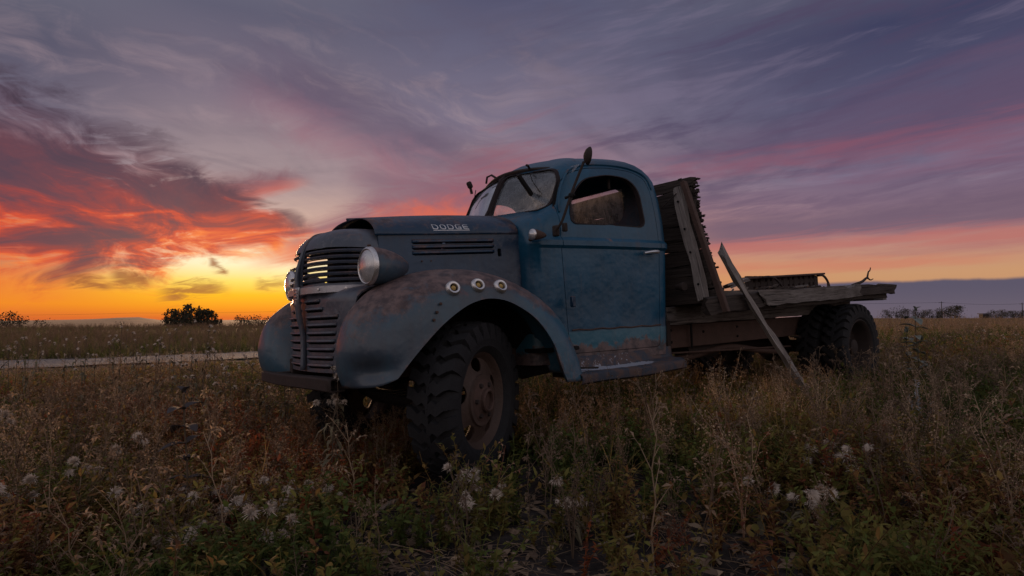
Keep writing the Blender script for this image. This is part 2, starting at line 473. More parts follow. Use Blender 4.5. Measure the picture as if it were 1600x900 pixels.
def paint(name, blue_lo, blue_hi, rust=0.3, top_rust=0.0, chalk=0.15, low_rust=0.0, teal_below=None, seed=0.0, blue_rear=False, soft=(0.47, 0.66)):
    """old faded truck paint in truck coordinates: fading, chalk, primer and rust"""
    m, g, p, obj, out = new_mat(name)
    ox, oy, oz = comp(g, obj)
    v = g.vec(ox + seed, oy, oz)
    big = g.noise(v, 2.1, 4, 0.55)
    mid = g.noise(v, 6.5, 6, 0.62, 0.4)
    fine = g.noise(v, 38.0, 4, 0.65)
    streak = g.noise(scaled(g, v, 26, 26, 1.6), 1.0, 4, 0.6)
    col = g.mix(g.step(big * 0.75 + streak * 0.25, 0.36, 0.64), (*blue_lo, 1), (*blue_hi, 1))
    if blue_rear:                                    # the rear of the fender kept more of its blue
        col = g.mix(g.step(ox * -1.0 + (mid - 0.5) * 0.5, 0.10, 0.45), col, (0.022, 0.092, 0.150, 1))
        red = g.step(big * 0.3 + mid * 0.7 - ((ox - 0.12).abs() + (oz - 1.10).abs() * 1.6) * 0.9, 0.40, 0.52)
        col = g.mix(red * 0.7, col, (0.20, 0.035, 0.040, 1))
    if teal_below is not None:
        col = g.mix(1.0 - g.step(oz + (fine - 0.5) * 0.01, teal_below - 0.004, teal_below + 0.004), col, (0.028, 0.118, 0.175, 1))
    col = g.mix(g.step(mid * 0.5 + fine * 0.5, 0.50, 0.72) * chalk * 2.0, col, (0.20, 0.21, 0.25, 1))
    geo = g.new('ShaderNodeNewGeometry')
    sharp = g.step(S(g, geo.outputs['Pointiness']), 0.52, 0.60)
    nz = comp(g, S(g, geo.outputs['Normal']))[2]
    r = mid * 0.62 + big * 0.20 + fine * 0.18 + (rust - 0.5) * 0.42 + sharp * 0.10
    if top_rust: r = r + g.step(nz, 0.05, 0.85) * top_rust
    if low_rust: r = r + (1.0 - g.step(oz, 0.62, 0.86)) * low_rust
    edge = g.step(r + (fine - 0.5) * 0.10, *soft)
    rc = g.mix(g.step(g.noise(v, 15, 5, 0.65), 0.35, 0.65), (0.060, 0.030, 0.026, 1), (0.185, 0.110, 0.096, 1))
    rc = g.mix(g.step(fine, 0.55, 0.72) * 0.6, rc, (0.16, 0.10, 0.09, 1))
    runs = g.step(g.noise(scaled(g, v, 20, 20, 0.9), 1.0, 5, 0.62), 0.56, 0.72) * g.step(mid * 0.5 + big * 0.5, 0.40, 0.60)
    col = g.mix(runs * (0.25 + rust * 0.5), col, (0.085, 0.048, 0.038, 1))
    col = g.mix(edge * 0.82, col, rc)
    scr = g.step(g.noise(scaled(g, v, 3, 3, 90), 1.0, 3, 0.6, 0.8), 0.70, 0.76) * g.step(big, 0.45, 0.60)
    col = g.mix(scr * 0.35, col, (0.18, 0.19, 0.21, 1))
    # sparse bare specks
    sp = g.step(g.noise(v, 120.0, 2, 0.5), 0.70, 0.76) * g.step(mid, 0.45, 0.6)
    col = g.mix(sp * 0.7, col, (0.22, 0.19, 0.18, 1))
    g.put(p.inputs['Base Color'], col)
    g.put(p.inputs['Roughness'], edge * 0.24 + (fine - 0.5) * 0.22 + 0.34)
    p.inputs['Specular IOR Level'].default_value = 0.45
    bump(g, p, big * 4.5 + edge * 0.12 + fine * 0.10 + mid * 0.45, 0.42, 0.014)
    return m

NAVY, BLUE = (0.012, 0.050, 0.105), (0.022, 0.105, 0.200)
M_cab = paint('cab_paint', (0.003, 0.045, 0.092), (0.004, 0.072, 0.145), rust=0.18, top_rust=0.10, chalk=0.045, low_rust=0.30, teal_below=0.812, soft=(0.54, 0.62))
M_roof = M_cab
M_hood = paint('hood_paint', (0.007, 0.026, 0.060), (0.011, 0.042, 0.092), rust=0.24, top_rust=0.16, chalk=0.08, seed=3.0)
M_nose = paint('nose_paint', (0.050, 0.060, 0.086), (0.090, 0.104, 0.136), rust=0.24, top_rust=0.10, chalk=0.32, seed=7.0)
M_fender = paint('fender_paint', (0.046, 0.062, 0.088), (0.044, 0.094, 0.138), rust=0.36, top_rust=0.24, chalk=0.16, blue_rear=True, seed=11.0)
M_rust = simple('rusty_steel', (0.075, 0.042, 0.034), 0.78, 0.15, 0.6, 11, 0.4)
M_rustdark = simple('dark_rusty_steel', (0.030, 0.020, 0.018), 0.85, 0.1, 0.5, 9, 0.3)
M_rim = simple('rim_rust', (0.066, 0.040, 0.032), 0.68, 0.1, 0.65, 8, 0.35)
M_chrome = simple('pitted_chrome', (0.62, 0.60, 0.61), 0.30, 0.85, 0.35, 30, 0.15)
M_alu = simple('dull_trim', (0.42, 0.41, 0.44), 0.42, 0.55, 0.35, 22, 0.2)
M_black = simple('black_grease', (0.012, 0.011, 0.012), 0.85, 0.0, 0.5, 10, 0.2)
M_rubber = simple('weathered_rubber', (0.019, 0.019, 0.022), 0.78, 0.0, 0.45, 16, 0.35)
M_gasket = simple('window_rubber', (0.025, 0.018, 0.020), 0.7, 0.0, 0.4, 20, 0.2)
M_letters = simple('white_letters', (0.62, 0.64, 0.70), 0.5, 0.1, 0.2, 30, 0.1)
M_amber = simple('amber_lens', (0.45, 0.30, 0.10), 0.3, 0.0, 0.3, 30, 0.1)
M_seat = simple('seat_cloth', (0.035, 0.028, 0.026), 0.9, 0.0, 0.4, 12, 0.3)

def glass_mat(name, dust, tint=(0.62, 0.66, 0.72), clear=0.75):
    """dirty old glass: see-through with a glossy face and a dust film"""
    m, g, p, obj, out = new_mat(name)
    nt = g.nt
    tr = g.new('ShaderNodeBsdfTransparent'); tr.inputs[0].default_value = (clear, clear, clear * 1.02, 1)
    gl = g.new('ShaderNodeBsdfGlossy'); gl.inputs[0].default_value = (0.9, 0.9, 0.9, 1); gl.inputs['Roughness'].default_value = 0.06
    df = g.new('ShaderNodeBsdfDiffuse'); df.inputs[0].default_value = (*tint, 1)
    fr = g.new('ShaderNodeLayerWeight'); fr.inputs[0].default_value = 0.48
    a = g.new('ShaderNodeMixShader'); nt.links.new(fr.outputs['Fresnel'], a.inputs[0])
    nt.links.new(tr.outputs[0], a.inputs[1]); nt.links.new(gl.outputs[0], a.inputs[2])
    n1 = g.noise(obj, 5.0, 6, 0.65, 0.8); n2 = g.noise(scaled(g, obj, 60, 60, 5), 1.0, 4, 0.6)
    tl = g.new('ShaderNodeBsdfTranslucent'); tl.inputs[0].default_value = (*tint, 1)
    dd = g.new('ShaderNodeMixShader'); dd.inputs[0].default_value = 0.5
    nt.links.new(df.outputs[0], dd.inputs[1]); nt.links.new(tl.outputs[0], dd.inputs[2])
    b = g.new('ShaderNodeMixShader'); g.put(b.inputs[0], g.step(n1 * 0.7 + n2 * 0.3, 0.25, 0.8) * dust)
    nt.links.new(a.outputs[0], b.inputs[1]); nt.links.new(dd.outputs[0], b.inputs[2])
    nt.links.new(b.outputs[0], out.inputs[0]); nt.nodes.remove(p)
    return m
M_glass = glass_mat('dirty_windshield_glass', 0.72, (0.52, 0.58, 0.68))  # blue tint of the dust also paints in the sky's reflection
M_rearglass = glass_mat('dusty_rear_glass', 0.80, (0.62, 0.56, 0.55))

def lens_mat():
    m, g, p, obj, out = new_mat('headlight_lens')
    n = g.noise(scaled(g, obj, 2, 55, 6), 1.0, 3, 0.5); n2 = g.noise(obj, 14, 5, 0.65)
    g.put(p.inputs['Base Color'], g.mix(n2, (0.30, 0.30, 0.32, 1), (0.78, 0.78, 0.82, 1)))
    g.put(p.inputs['Roughness'], n2 * 0.35 + 0.08)
    p.inputs['Metallic'].default_value = 0.45
    p.inputs['Coat Weight'].default_value = 0.8; p.inputs['Coat Roughness'].default_value = 0.1
    bump(g, p, n, 0.35, 0.01)
    return m
M_lens = lens_mat()

def wood(name, lo, hi, rough=0.85):
    """silvered weathered timber, grain along local X"""
    m, g, p, obj, out = new_mat(name)
    oi = g.new('ShaderNodeObjectInfo')
    rnd = S(g, oi.outputs['Random'])
    ox, oy, oz = comp(g, obj)
    v = g.vec(ox + rnd * 37.0, oy, oz)
    grain = g.noise(scaled(g, v, 2.2, 42, 42), 1.0, 6, 0.65, 0.6)
    grain2 = g.noise(scaled(g, v, 6, 150, 150), 1.0, 3, 0.6, 0.3)
    blot = g.noise(v, 3.2, 5, 0.6)
    col = g.mix(g.step(grain * 0.6 + grain2 * 0.4, 0.30, 0.70), (*lo, 1), (*hi, 1))
    col = g.mix(g.step(blot, 0.45, 0.75) * 0.55, col, (0.045, 0.034, 0.030, 1))
    crack = g.step(g.noise(scaled(g, v, 1.1, 60, 60), 1.0, 3, 0.5, 0.2), 0.63, 0.68)
    col = g.mix(crack * 0.85, col, (0.018, 0.014, 0.013, 1))
    g.put(p.inputs['Base Color'], col)
    p.inputs['Roughness'].default_value = rough; p.inputs['Specular IOR Level'].default_value = 0.15
    bump(g, p, grain + grain2 * 0.4 - crack * 1.2, 0.7, 0.012)
    return m
M_wood = wood('silvered_timber', (0.085, 0.072, 0.068), (0.235, 0.208, 0.198))
M_wooddark = wood('dark_old_timber', (0.026, 0.021, 0.020), (0.082, 0.066, 0.060))
M_woodpale = wood('pale_dry_timber', (0.15, 0.13, 0.125), (0.36, 0.325, 0.31))

def plank(name, L, W, T, mat, M, parent=None, seed=0, rough=0.006, ragged=0.05, taper=0.0, sag=0.0):
    """a sawn board of its own, grain along local X, worn edges and broken ends"""
    rnd = random.Random(seed)
    nx = max(6, int(L / 0.16)); prof = [(-.5, -.5), (-.17, -.5), (.17, -.5), (.5, -.5), (.5, .5), (.17, .5), (-.17, .5), (-.5, .5)]
    wob = [rnd.uniform(-1, 1) for _ in range(40)]
    endr = [[rnd.uniform(0, ragged) for _ in prof] for _ in range(2)]
    v = []
    for i in range(nx + 1):
        t = i / nx; x0 = (t - 0.5) * L
        k = 1 - taper * t
        for j, (a, b) in enumerate(prof):
            x = x0 + (endr[0][j] if i == 0 else 0) - (endr[1][j] if i == nx else 0)
            s = rough * 0.8
            y = a * W * k + rnd.uniform(-s, s) + 0.004 * math.sin(t * 7 + wob[0] * 5)
            z = b * T + rnd.uniform(-s, s) * 0.7 - sag * math.sin(t * math.pi)
            if abs(a) == .5 and rnd.random() < 0.10: y -= math.copysign(rough * 2.2, a)
            v.append((x, y, z))
    f = grid_faces(nx + 1, 8, False, True)
    f.append(tuple(range(8))); f.append(tuple(range((nx + 1) * 8 - 1, nx * 8 - 1, -1)))
    o = mesh(name, v, f, mat, parent, angle=30)
    o.matrix_local = M
    return o

def frame_from(p, q, up=(0, 0, 1), mid=True):
    """matrix with local X along p->q, local Z close to up, origin at the middle"""
    p, q = Vector(p), Vector(q); x = (q - p).normalized(); up = Vector(up)
    y = up.cross(x).normalized(); z = x.cross(y)
    M = Matrix((x, y, z)).transposed().to_4x4()
    M.translation = (p + q) / 2 if mid else p
    return M

# ================================================================== terrain
def sstep(a, b, x):
    t = np.clip((np.asarray(x, float) - a) / (b - a), 0, 1)
    return t * t * (3 - 2 * t)
ROAD_P, ROAD_D, ROAD_HW = np.array((-10.8, 18.1)), np.array((.87, .493)) / math.hypot(.87, .493), 2.1
ROAD_N = np.array((-ROAD_D[1], ROAD_D[0]))
def road_s(X, Y):                                    # signed distance across the road
    return (np.asarray(X) - ROAD_P[0]) * ROAD_N[0] + (np.asarray(Y) - ROAD_P[1]) * ROAD_N[1]
def gz(X, Y, fine=True):
    X = np.asarray(X, float); Y = np.asarray(Y, float)
    r = np.hypot(X, Y)
    z = 0.40 * np.tanh(0.043 * (X + 0.69) / 0.40)
    az_ = X / np.maximum(np.abs(Y), 1.0)
    left = 1 - sstep(-0.40, 0.15, az_)
    z = z - left * 29.0 * sstep(95, 900, r) - left * 2.5 * sstep(90, 160, r)
    z = z + (1 - left) * 0.52 * sstep(25, 190, r) - (1 - left) * 26.0 * sstep(260, 1500, r)
    # low hills far off on the left
    h = sstep(3000, 5200, r)
    z = z + left * h * (34 * np.exp(-((az_ + .640) / .050) ** 2) * 0.6 + 52 * np.exp(-((az_ + .625) / .018) ** 2) * .5 + 14 * np.exp(-((az_ + .70) / .12) ** 2) + 10 * np.exp(-((az_ + .43) / .08) ** 2))
    if fine:
        k = np.exp(-r / 40)
        z = z + k * (0.022 * np.sin(X * 2.3 + 1.1 * np.sin(Y * 1.7)) * np.sin(Y * 2.1 + X * .7) + 0.010 * np.sin(X * 6.1 + Y * 3.0) * np.sin(Y * 7.3 - X * 2.2))
    # gravel road bed: levelled, a little proud of the verge
    s = road_s(X, Y)
    bed = (1 - sstep(ROAD_HW, ROAD_HW + 1.2, np.abs(s))) * (1 - sstep(60, 120, r))
    return z + bed * 0.05

def field_mat():
    m, g, p, obj, out = new_mat('field_soil')
    ox, oy, oz = comp(g, obj)
    n1 = g.noise(obj, 0.55, 5, 0.6); n2 = g.noise(obj, 6.0, 6, 0.65); n3 = g.noise(obj, 45.0, 4, 0.65)
    soil = g.mix(g.step(n2, .35, .68), (0.018, 0.015, 0.015, 1), (0.060, 0.049, 0.046, 1))
    soil = g.mix(g.step(n3, .60, .70) * .6, soil, (0.085, 0.07, 0.06, 1))
    # standing dry crop beyond the road
    s = (ox - float(ROAD_P[0])) * float(ROAD_N[0]) + (oy - float(ROAD_P[1])) * float(ROAD_N[1])
    crop_n = g.noise(scaled(g, obj, .12, .6, 1), 1.0, 6, .65)
    crop = g.mix(g.step(crop_n * .6 + n2 * .4, .35, .65), (0.070, 0.048, 0.030, 1), (0.150, 0.098, 0.058, 1))
    col = g.mix(g.step(s + (n1 - .5) * 3.0, 3.0, 5.5), soil, crop)
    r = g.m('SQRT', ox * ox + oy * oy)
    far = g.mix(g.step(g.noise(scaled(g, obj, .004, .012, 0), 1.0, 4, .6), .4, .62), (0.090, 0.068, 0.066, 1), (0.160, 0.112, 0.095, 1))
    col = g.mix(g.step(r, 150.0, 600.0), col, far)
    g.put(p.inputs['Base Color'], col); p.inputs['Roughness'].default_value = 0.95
    p.inputs['Specular IOR Level'].default_value = 0.15
    bump(g, p, n2 + n3 * .35, 0.8, 0.03)
    return m
NA = 240
rad = np.concatenate([[0.0], np.geomspace(0.5, 9000, 150)])
ang = np.linspace(0, 2 * math.pi, NA, endpoint=False)
RR, AA = np.meshgrid(rad[1:], ang, indexing='ij')
GX, GY = RR * np.sin(AA), RR * np.cos(AA)
GZ = gz(GX, GY)
gv = [(0.0, 0.0, float(gz(0, 0)))] + list(zip(GX.ravel().tolist(), GY.ravel().tolist(), GZ.ravel().tolist()))
gf = [(0, 1 + (k + 1) % NA, 1 + k) for k in range(NA)]
gf += [tuple(1 + q for q in t) for t in grid_faces(len(rad) - 1, NA, False, True)]
ground = mesh('ground', gv, gf, field_mat(), angle=0)
bmx = bmesh.new(); bmx.from_mesh(ground.data); bmesh.ops.recalc_face_normals(bmx, faces=bmx.faces[:])
if sum(f_.normal.z for f_ in bmx.faces) < 0: bmesh.ops.reverse_faces(bmx, faces=bmx.faces[:])
bmx.to_mesh(ground.data); bmx.free()
tag(ground, 'dark soil of the weedy field', kind='structure')

def gravel_mat(name='road_gravel'):
    m, g, p, obj, out = new_mat(name)
    n1 = g.noise(obj, 1.2, 5, .6); n2 = g.noise(obj, 22, 5, .7); v_ = g.voronoi(obj, 34.0)
    col = g.mix(g.step(n2 * .6 + n1 * .4, .35, .65), (0.080, 0.080, 0.090, 1), (0.170, 0.168, 0.185, 1))
    g.put(p.inputs['Base Color'], col); p.inputs['Roughness'].default_value = .92
    bump(g, p, v_ + n2, .7, .02)
    return m
M_gravel = gravel_mat()
rows_ = []
for t in np.concatenate([np.linspace(-40, 45, 90), np.linspace(48, 130, 24)]):
    c = ROAD_P + ROAD_D * t
    row = []
    for u in np.linspace(-1, 1, 11):
        w = ROAD_HW * (1 + .06 * math.sin(t * .9) * abs(u) + .04 * math.sin(t * 2.3 + u))
        x, y = c + ROAD_N * u * w
        row.append((x, y, float(gz(x, y)) + 0.012 + .035 * (1 - u * u) - .012 * math.exp(-((abs(u) - .45) / .15) ** 2)))
    rows_.append(row)
road = grid('gravel_road', rows_[::-1], M_gravel, angle=0)
tag(road, 'pale gravel road crossing behind the truck', kind='structure')
rows_ = []
for X in np.linspace(95, 330, 30):
    row = []
    for dy_ in (-3.0, 3.0):
        y = 205 + .10 * X + dy_; row.append((X, y, float(gz(X, y)) + .10))
    rows_.append(row)
tag(grid('far_road', rows_, M_gravel, angle=0), 'thin pale road along the far edge of the field', kind='structure')

# ================================================================== the truck
# truck axes: x forward from the front axle, y to its left, z up from its tyres' contact
TH, RO, PI_ = R(51.74), R(1.46), R(-1.976)
TRUCK_O = Vector((-0.694, 4.181, 0.0))
_B = Matrix(((-math.sin(TH), math.cos(TH), 0), (-math.cos(TH), -math.sin(TH), 0), (0, 0, 1)))
_Ry = Matrix(((math.cos(PI_), 0, -math.sin(PI_)), (0, 1, 0), (math.sin(PI_), 0, math.cos(PI_))))
_Rx = Matrix(((1, 0, 0), (0, math.cos(RO), -math.sin(RO)), (0, math.sin(RO), math.cos(RO))))
TRUCK_M = (_B @ _Ry @ _Rx).to_4x4(); TRUCK_M.translation = TRUCK_O
truck = empty('flatbed_truck')
truck.matrix_world = TRUCK_M
tag(truck, 'rusty blue vintage flatbed truck abandoned among the weeds', 'truck')
WB = -4.82
rnd = random.Random(5)

# ------------------------------------------------------------------ cab shell
ZT = [0.60, 0.645, 0.80, 0.812, 0.826, 1.00, 1.20, 1.395, 1.415, 1.432, 1.450, 1.475, 1.53, 1.58, 1.62, 1.66, 1.72, 1.80, 1.88, 1.95, 2.00, 2.05, 2.09, 2.12, 2.145, 2.163, 2.175, 2.182]
def tb(zs, vs): return np.interp(ZT, zs, vs)
RZ = [2.00, 2.05, 2.09, 2.12, 2.145, 2.163, 2.175, 2.182]
c_xr = tb([.6, 1.43, 1.6, 1.8, 1.95] + RZ, [-1.925, -1.955, -1.955, -1.945, -1.925, -1.905, -1.875, -1.84, -1.80, -1.76, -1.71, -1.65, -1.57])
c_xf = tb([.6, 1.53, 1.58, 1.62, 1.66, 1.72, 1.80, 1.95] + RZ, [-.60, -.60, -.60, -.61, -.655, -.745, -.78, -.855, -.885, -.94, -1.0, -1.05, -1.10, -1.15, -1.20, -1.26])
c_wr = tb([.6, .80, .826, 1.2, 1.395, 1.415, 1.45, 1.475, 1.58, 1.66, 1.80, 1.95] + RZ,
          [.765, .772, .768, .778, .784, .806, .806, .782, .776, .768, .750, .722, .700, .668, .628, .580, .515, .435, .335, .20])
c_wf = tb([.6, 1.395, 1.415, 1.45, 1.475, 1.58, 1.66, 1.80, 1.95] + RZ,
          [.640, .648, .668, .668, .646, .640, .625, .615, .590, .568, .538, .500, .455, .395, .325, .24, .13])
c_v = tb([.6, 1.53, 1.62, 1.66, 1.72, 1.95, 2.12, 2.182], [.03, .03, .08, .13, .12, .10, .10, .06])
def cab_section(i):
    xr, xf, wr, wf, v = c_xr[i], c_xf[i], c_wr[i], c_wf[i], c_v[i]
    rr = min(0.11, wr * 0.5); rf = min(0.13, wf * 0.45)
    h = []
    for k in range(6): h.append((xr - 0.0 + 0.02 * (k / 6) ** 2, (wr - rr) * k / 6))
    for k in range(9):
        a = math.pi / 2 * k / 8
        h.append((xr + 0.02 + rr * (1 - math.cos(a)), wr - rr + rr * math.sin(a)))
    x0 = xr + 0.02 + rr; x1 = xf - v - rf
    for k in range(1, 20):
        t = k / 20
        h.append((x0 + (x1 - x0) * t, wr + (wf - wr) * t + 0.018 * math.sin(math.pi * t)))
    for k in range(9):
        a = math.pi / 2 * k / 8
        h.append((x1 + rf * math.sin(a), wf - rf + rf * math.cos(a)))
    for k in range(1, 11):
        y = (wf - rf) * (1 - k / 10)
        h.append((xf - v * (y / (wf - rf)) ** 1.6, y))
    full = h + [(x, -y) for x, y in h[-2:0:-1]]
    return [(x, y, ZT[i]) for x, y in full]
rows = [cab_section(i) for i in range(len(ZT))]
n = len(rows[0])
v = [p for r_ in rows for p in r_]
f = grid_faces(len(rows), n, False, True)
v.append((-1.41, 0, 2.185)); top = len(v) - 1
base_i = (len(rows) - 1) * n
f += [(base_i + k, base_i + (k + 1) % n, top) for k in range(n)]
cab = mesh('cab', v, f, M_cab, truck)
bmx = bmesh.new(); bmx.from_mesh(cab.data); bmesh.ops.recalc_face_normals(bmx, faces=bmx.faces[:]); bmx.to_mesh(cab.data); bmx.free()
solidify(cab, 0.028, -1.0, False)
WIN = rounded([(-.965, 1.575), (-1.045, 1.80), (-1.17, 1.925), (-1.38, 1.968), (-1.555, 1.952), (-1.645, 1.87), (-1.66, 1.575)], 0.07)
boolean(cab, [prism(WIN, 'y', 0.35, 1.2), prism(WIN, 'y', -1.2, -0.35),
              prism(rounded([(.34, 1.70), (.34, 1.985), (-.34, 1.985), (-.34, 1.70)], 0.10), 'x', -2.3, -1.6),
              prism(rounded([(.022, 1.695), (.022, 2.035), (.49, 2.008), (.555, 1.93), (.568, 1.76), (.53, 1.688)], 0.06), 'x', -1.13, -0.3),
              prism(rounded([(-.022, 1.695), (-.022, 2.035), (-.49, 2.008), (-.555, 1.93), (-.568, 1.76), (-.53, 1.688)], 0.06), 'x', -1.13, -0.3)])
DOOR = rounded([(-.868, 1.43), (-.876, 1.60), (-.893, 1.745), (-.945, 1.865), (-1.045, 1.962), (-1.22, 2.018), (-1.42, 2.034), (-1.62, 2.02), (-1.735, 1.97), (-1.775, 1.87), (-1.79, 1.70), (-1.795, 1.43), (-1.765, .66), (-.905, .66)], 0.04, 3)
door_cut = prism(DOOR, 'y', 0.45, 1.2)
door = cab.copy(); door.data = cab.data.copy(); door.name = 'door'; link(door, truck)
cx_, cz_ = -1.35, 1.3
door_in = prism([(cx_ + (x - cx_) * 0.9905, cz_ + (z - cz_) * 0.9935) for x, z in DOOR], 'y', 0.45, 1.2)
boolean(cab, [door_cut]); boolean(door, [door_in], 'INTERSECT')
door['label'] = 'faded blue cab door with open window'
# jamb strips behind the door gap so that no light shows through
jm = []
for x, z in DOOR:
    jm.append((x, z))
cj = (-1.35, 1.3)
inner = [(cj[0] + (x - cj[0]) * 0.955, cj[1] + (z - cj[1]) * 0.965) for x, z in DOOR]
outer = [(cj[0] + (x - cj[0]) * 1.02, cj[1] + (z - cj[1]) * 1.015) for x, z in DOOR]
def side_y(x, z):
    i = np.searchsorted(ZT, z); i = max(1, min(len(ZT) - 1, i)); t = (z - ZT[i - 1]) / (ZT[i] - ZT[i - 1])
    L = lambda c: c[i - 1] * (1 - t) + c[i] * t
    xr, xf, wr, wf, vv = L(c_xr), L(c_xf), L(c_wr), L(c_wf), L(c_v)
    x0 = xr + .02 + min(.11, wr * .5); x1 = xf - vv - min(.13, wf * .45)
    s = min(1, max(0, (x - x0) / (x1 - x0)))
    return wr + (wf - wr) * s + 0.018 * math.sin(math.pi * s)
grid('door_jamb', [[(x, side_y(x, min(z, 2.02)) - 0.034, z) for x, z in outer], [(x, side_y(x, min(z, 2.02)) - 0.034, z) for x, z in inner]], M_black, truck, close_v=True)
# window rubber of the door: a thin rim round the opening
rim = [(-1.34 + (x + 1.34) * s, 1.77 + (z - 1.77) * s2) for (s, s2) in ((1.0, 1.0),) for x, z in WIN]
grid('window_frame', [[(x, side_y(x, z) + d, z) for x, z in [(-1.34 + (px_ + 1.34) * s, 1.77 + (pz_ - 1.77) * s) for px_, pz_ in WIN]] for s, d in ((1.030, 0.001), (1.026, .006), (0.99, .006), (0.985, -.03))], M_gasket, door, close_v=True)
def handle_part():
    bm = bmesh.new()
    tube_bm(bm, [(-1.715, .775, 1.378), (-1.715, .815, 1.378)], 0.013, 10)
    pts = cat_rom([(-1.73, .82, 1.380), (-1.685, .824, 1.379), (-1.625, .822, 1.374), (-1.57, .818, 1.366)], 5)
    tube_bm(bm, pts, [0.011 + 0.006 * math.sin(math.pi * min(1, k / len(pts) + .25)) * (1 - .6 * k / len(pts)) for k in range(len(pts))], 8)
    return bm_obj('handle', bm, M_chrome, door)
handle_part()
box('hinge', (0.035, 0.03, 0.075), (-0.882, .745, 1.02), M_hood, door, bevel=.006)
box('hinge', (0.035, 0.03, 0.06), (-0.872, .71, 1.535), M_rustdark, door, bevel=.006)
# torn lower edge of the outer skin
bm = bmesh.new()
pts_ = [(-.93 - .85 * k / 16, 0, .824 + .004 * math.sin(k * 1.7)) for k in range(17)]
tube_bm(bm, [(x, side_y(x, z) + .003, z) for x, _, z in pts_], 0.0055, 5)
bm_obj('skin_seam', bm, M_rust, door)
# drip rail over the door
bm = bmesh.new()
dr = [(-.905, 1.66), (-.915, 1.76), (-.965, 1.875), (-1.06, 1.985), (-1.22, 2.042), (-1.42, 2.058), (-1.63, 2.043), (-1.755, 1.985), (-1.80, 1.88)]
dr = [(p[0], p[1]) for p in cat_rom([(a, b, 0) for a, b in dr], 5)]
tube_bm(bm, [(x, side_y(x, z) + 0.004, z) for x, z in dr], 0.008, 6)
bm_obj('drip_rail', bm, M_cab, truck)

# windshield: two panes, rubber surround, centre strip, wipers
def ws_x(y, z): # outer face of the windshield surround at (y, z)
    i = np.searchsorted(ZT, z); t = (z - ZT[i - 1]) / (ZT[i] - ZT[i - 1]); L = lambda c: c[i - 1] * (1 - t) + c[i] * t
    xf, wf, vv = L(c_xf), L(c_wf), L(c_v); rf = min(.13, wf * .45); q = wf - rf
    y = abs(y)
    if y <= q: return xf - vv * (y / q) ** 1.6
    a = math.asin(min(1, (y - q) / rf)); return xf - vv - rf * (1 - math.cos(a))
for s in (1, -1):
    P = rounded([(.022, 1.695), (.022, 2.035), (.49, 2.008), (.555, 1.93), (.568, 1.76), (.53, 1.688)], 0.06)
    cyy, czz = .29, 1.845
    def ringp(k, d): return [(ws_x(cyy + (a - cyy) * k, czz + (b - czz) * k) + d, s * (cyy + (a - cyy) * k), czz + (b - czz) * k) for a, b in P]
    o = grid('windshield_frame', [ringp(1.05, -.004), ringp(1.045, .008), ringp(.985, .008), ringp(.97, -.02)], M_gasket, truck, close_v=True)
    N = 14; rows_ = []
    for j in range(N + 1):
        z = 1.675 + (2.045 - 1.675) * j / N
        rows_.append([(ws_x(y, z) - .016, s * y, z) for y in np.linspace(.012, .582, N + 1)])
    pane = grid('windshield_glass', rows_, M_glass, truck)
bm = bmesh.new()
tube_bm(bm, [(ws_x(0, z) + .006, 0, z) for z in np.linspace(1.66, 2.05, 9)], 0.014, 6)
bm_obj('windshield_divider', bm, M_gasket, truck)
tube('wiper', [(ws_x(.33, 1.985) + .03, .33, 1.985), (ws_x(.36, 1.93) + .015, .36, 1.93), (ws_x(.47, 1.82) + .012, .45, 1.83)], [.0035, .003, .0025], M_black, truck, 6)
tube('wiper', [(ws_x(.40, 2.0) + .05, -.40, 2.01), (ws_x(.45, 1.95) + .02, -.44, 1.95), (ws_x(.5, 1.88) + .012, -.47, 1.88)], [.004, .003, .0025], M_black, truck, 6)
# old brackets left on the roof edge
bm = bmesh.new()
box_bm(bm, (.035, .05, .06), Matrix.Translation((-.93, -.50, 2.075)) @ Matrix.Rotation(R(25), 4, 'Y'), .01)
tube_bm(bm, [(-.95, -.50, 2.0), (-.935, -.50, 2.06)], .012, 6)
bm_obj('roof_bracket', bm, M_rustdark, truck)
tube('roof_bracket', [(-.93, -.26, 2.04), (-.92, -.23, 2.085), (-.935, -.19, 2.095), (-.96, -.13, 2.05)], .009, M_rustdark, truck, 6)
tube('roof_bracket', [(-.955, .27, 2.045), (-.93, .28, 2.068), (-.90, .30, 2.062)], .010, M_rustdark, truck, 6)
bm = bmesh.new()
tube_bm(bm, [(ws_x(y, 2.05) + .008, y, 2.056 - .05 * (abs(y) / .5) ** 2.5) for y in np.linspace(-.52, .52, 21)], .016, 6)
bm_obj('visor_strip', bm, M_rustdark, truck)

# rear window glass, seat, steering wheel, dashboard
grid('rear_window_glass', [[(-1.925 + (0.012 if z > 1.8 else 0) + (z - 1.7) * .12, y, z) for y in np.linspace(-.36, .36, 9)] for z in np.linspace(1.68, 2.0, 5)], M_rearglass, truck)
bm = bmesh.new()
box_bm(bm, (.16, 1.26, .46), Matrix.Translation((-1.80, 0, 1.34)) @ Matrix.Rotation(R(-8), 4, 'Y'), .05, 3)
box_bm(bm, (.50, 1.26, .18), Matrix.Translation((-1.52, 0, 1.06)), .05, 3)
bm_obj('seat', bm, M_seat, truck)
bm = bmesh.new()
ctr = Vector((-1.18, .36, 1.50)); ax = Matrix.Rotation(R(-48), 4, 'Y')
ringpts = [ctr + (ax @ Vector((0, .19 * math.cos(a), .19 * math.sin(a)))) for a in np.linspace(0, 2 * math.pi, 33)]
tube_bm(bm, ringpts, .011, 6, False)
for a in (R(90), R(210), R(330)): tube_bm(bm, [ctr, ctr + (ax @ Vector((0, .19 * math.cos(a), .19 * math.sin(a))))], .007, 5)
tube_bm(bm, [ctr, ctr + (ax @ Vector((.62, 0, 0)))], .018, 8)
bm_obj('steering_wheel', bm, M_black, truck)
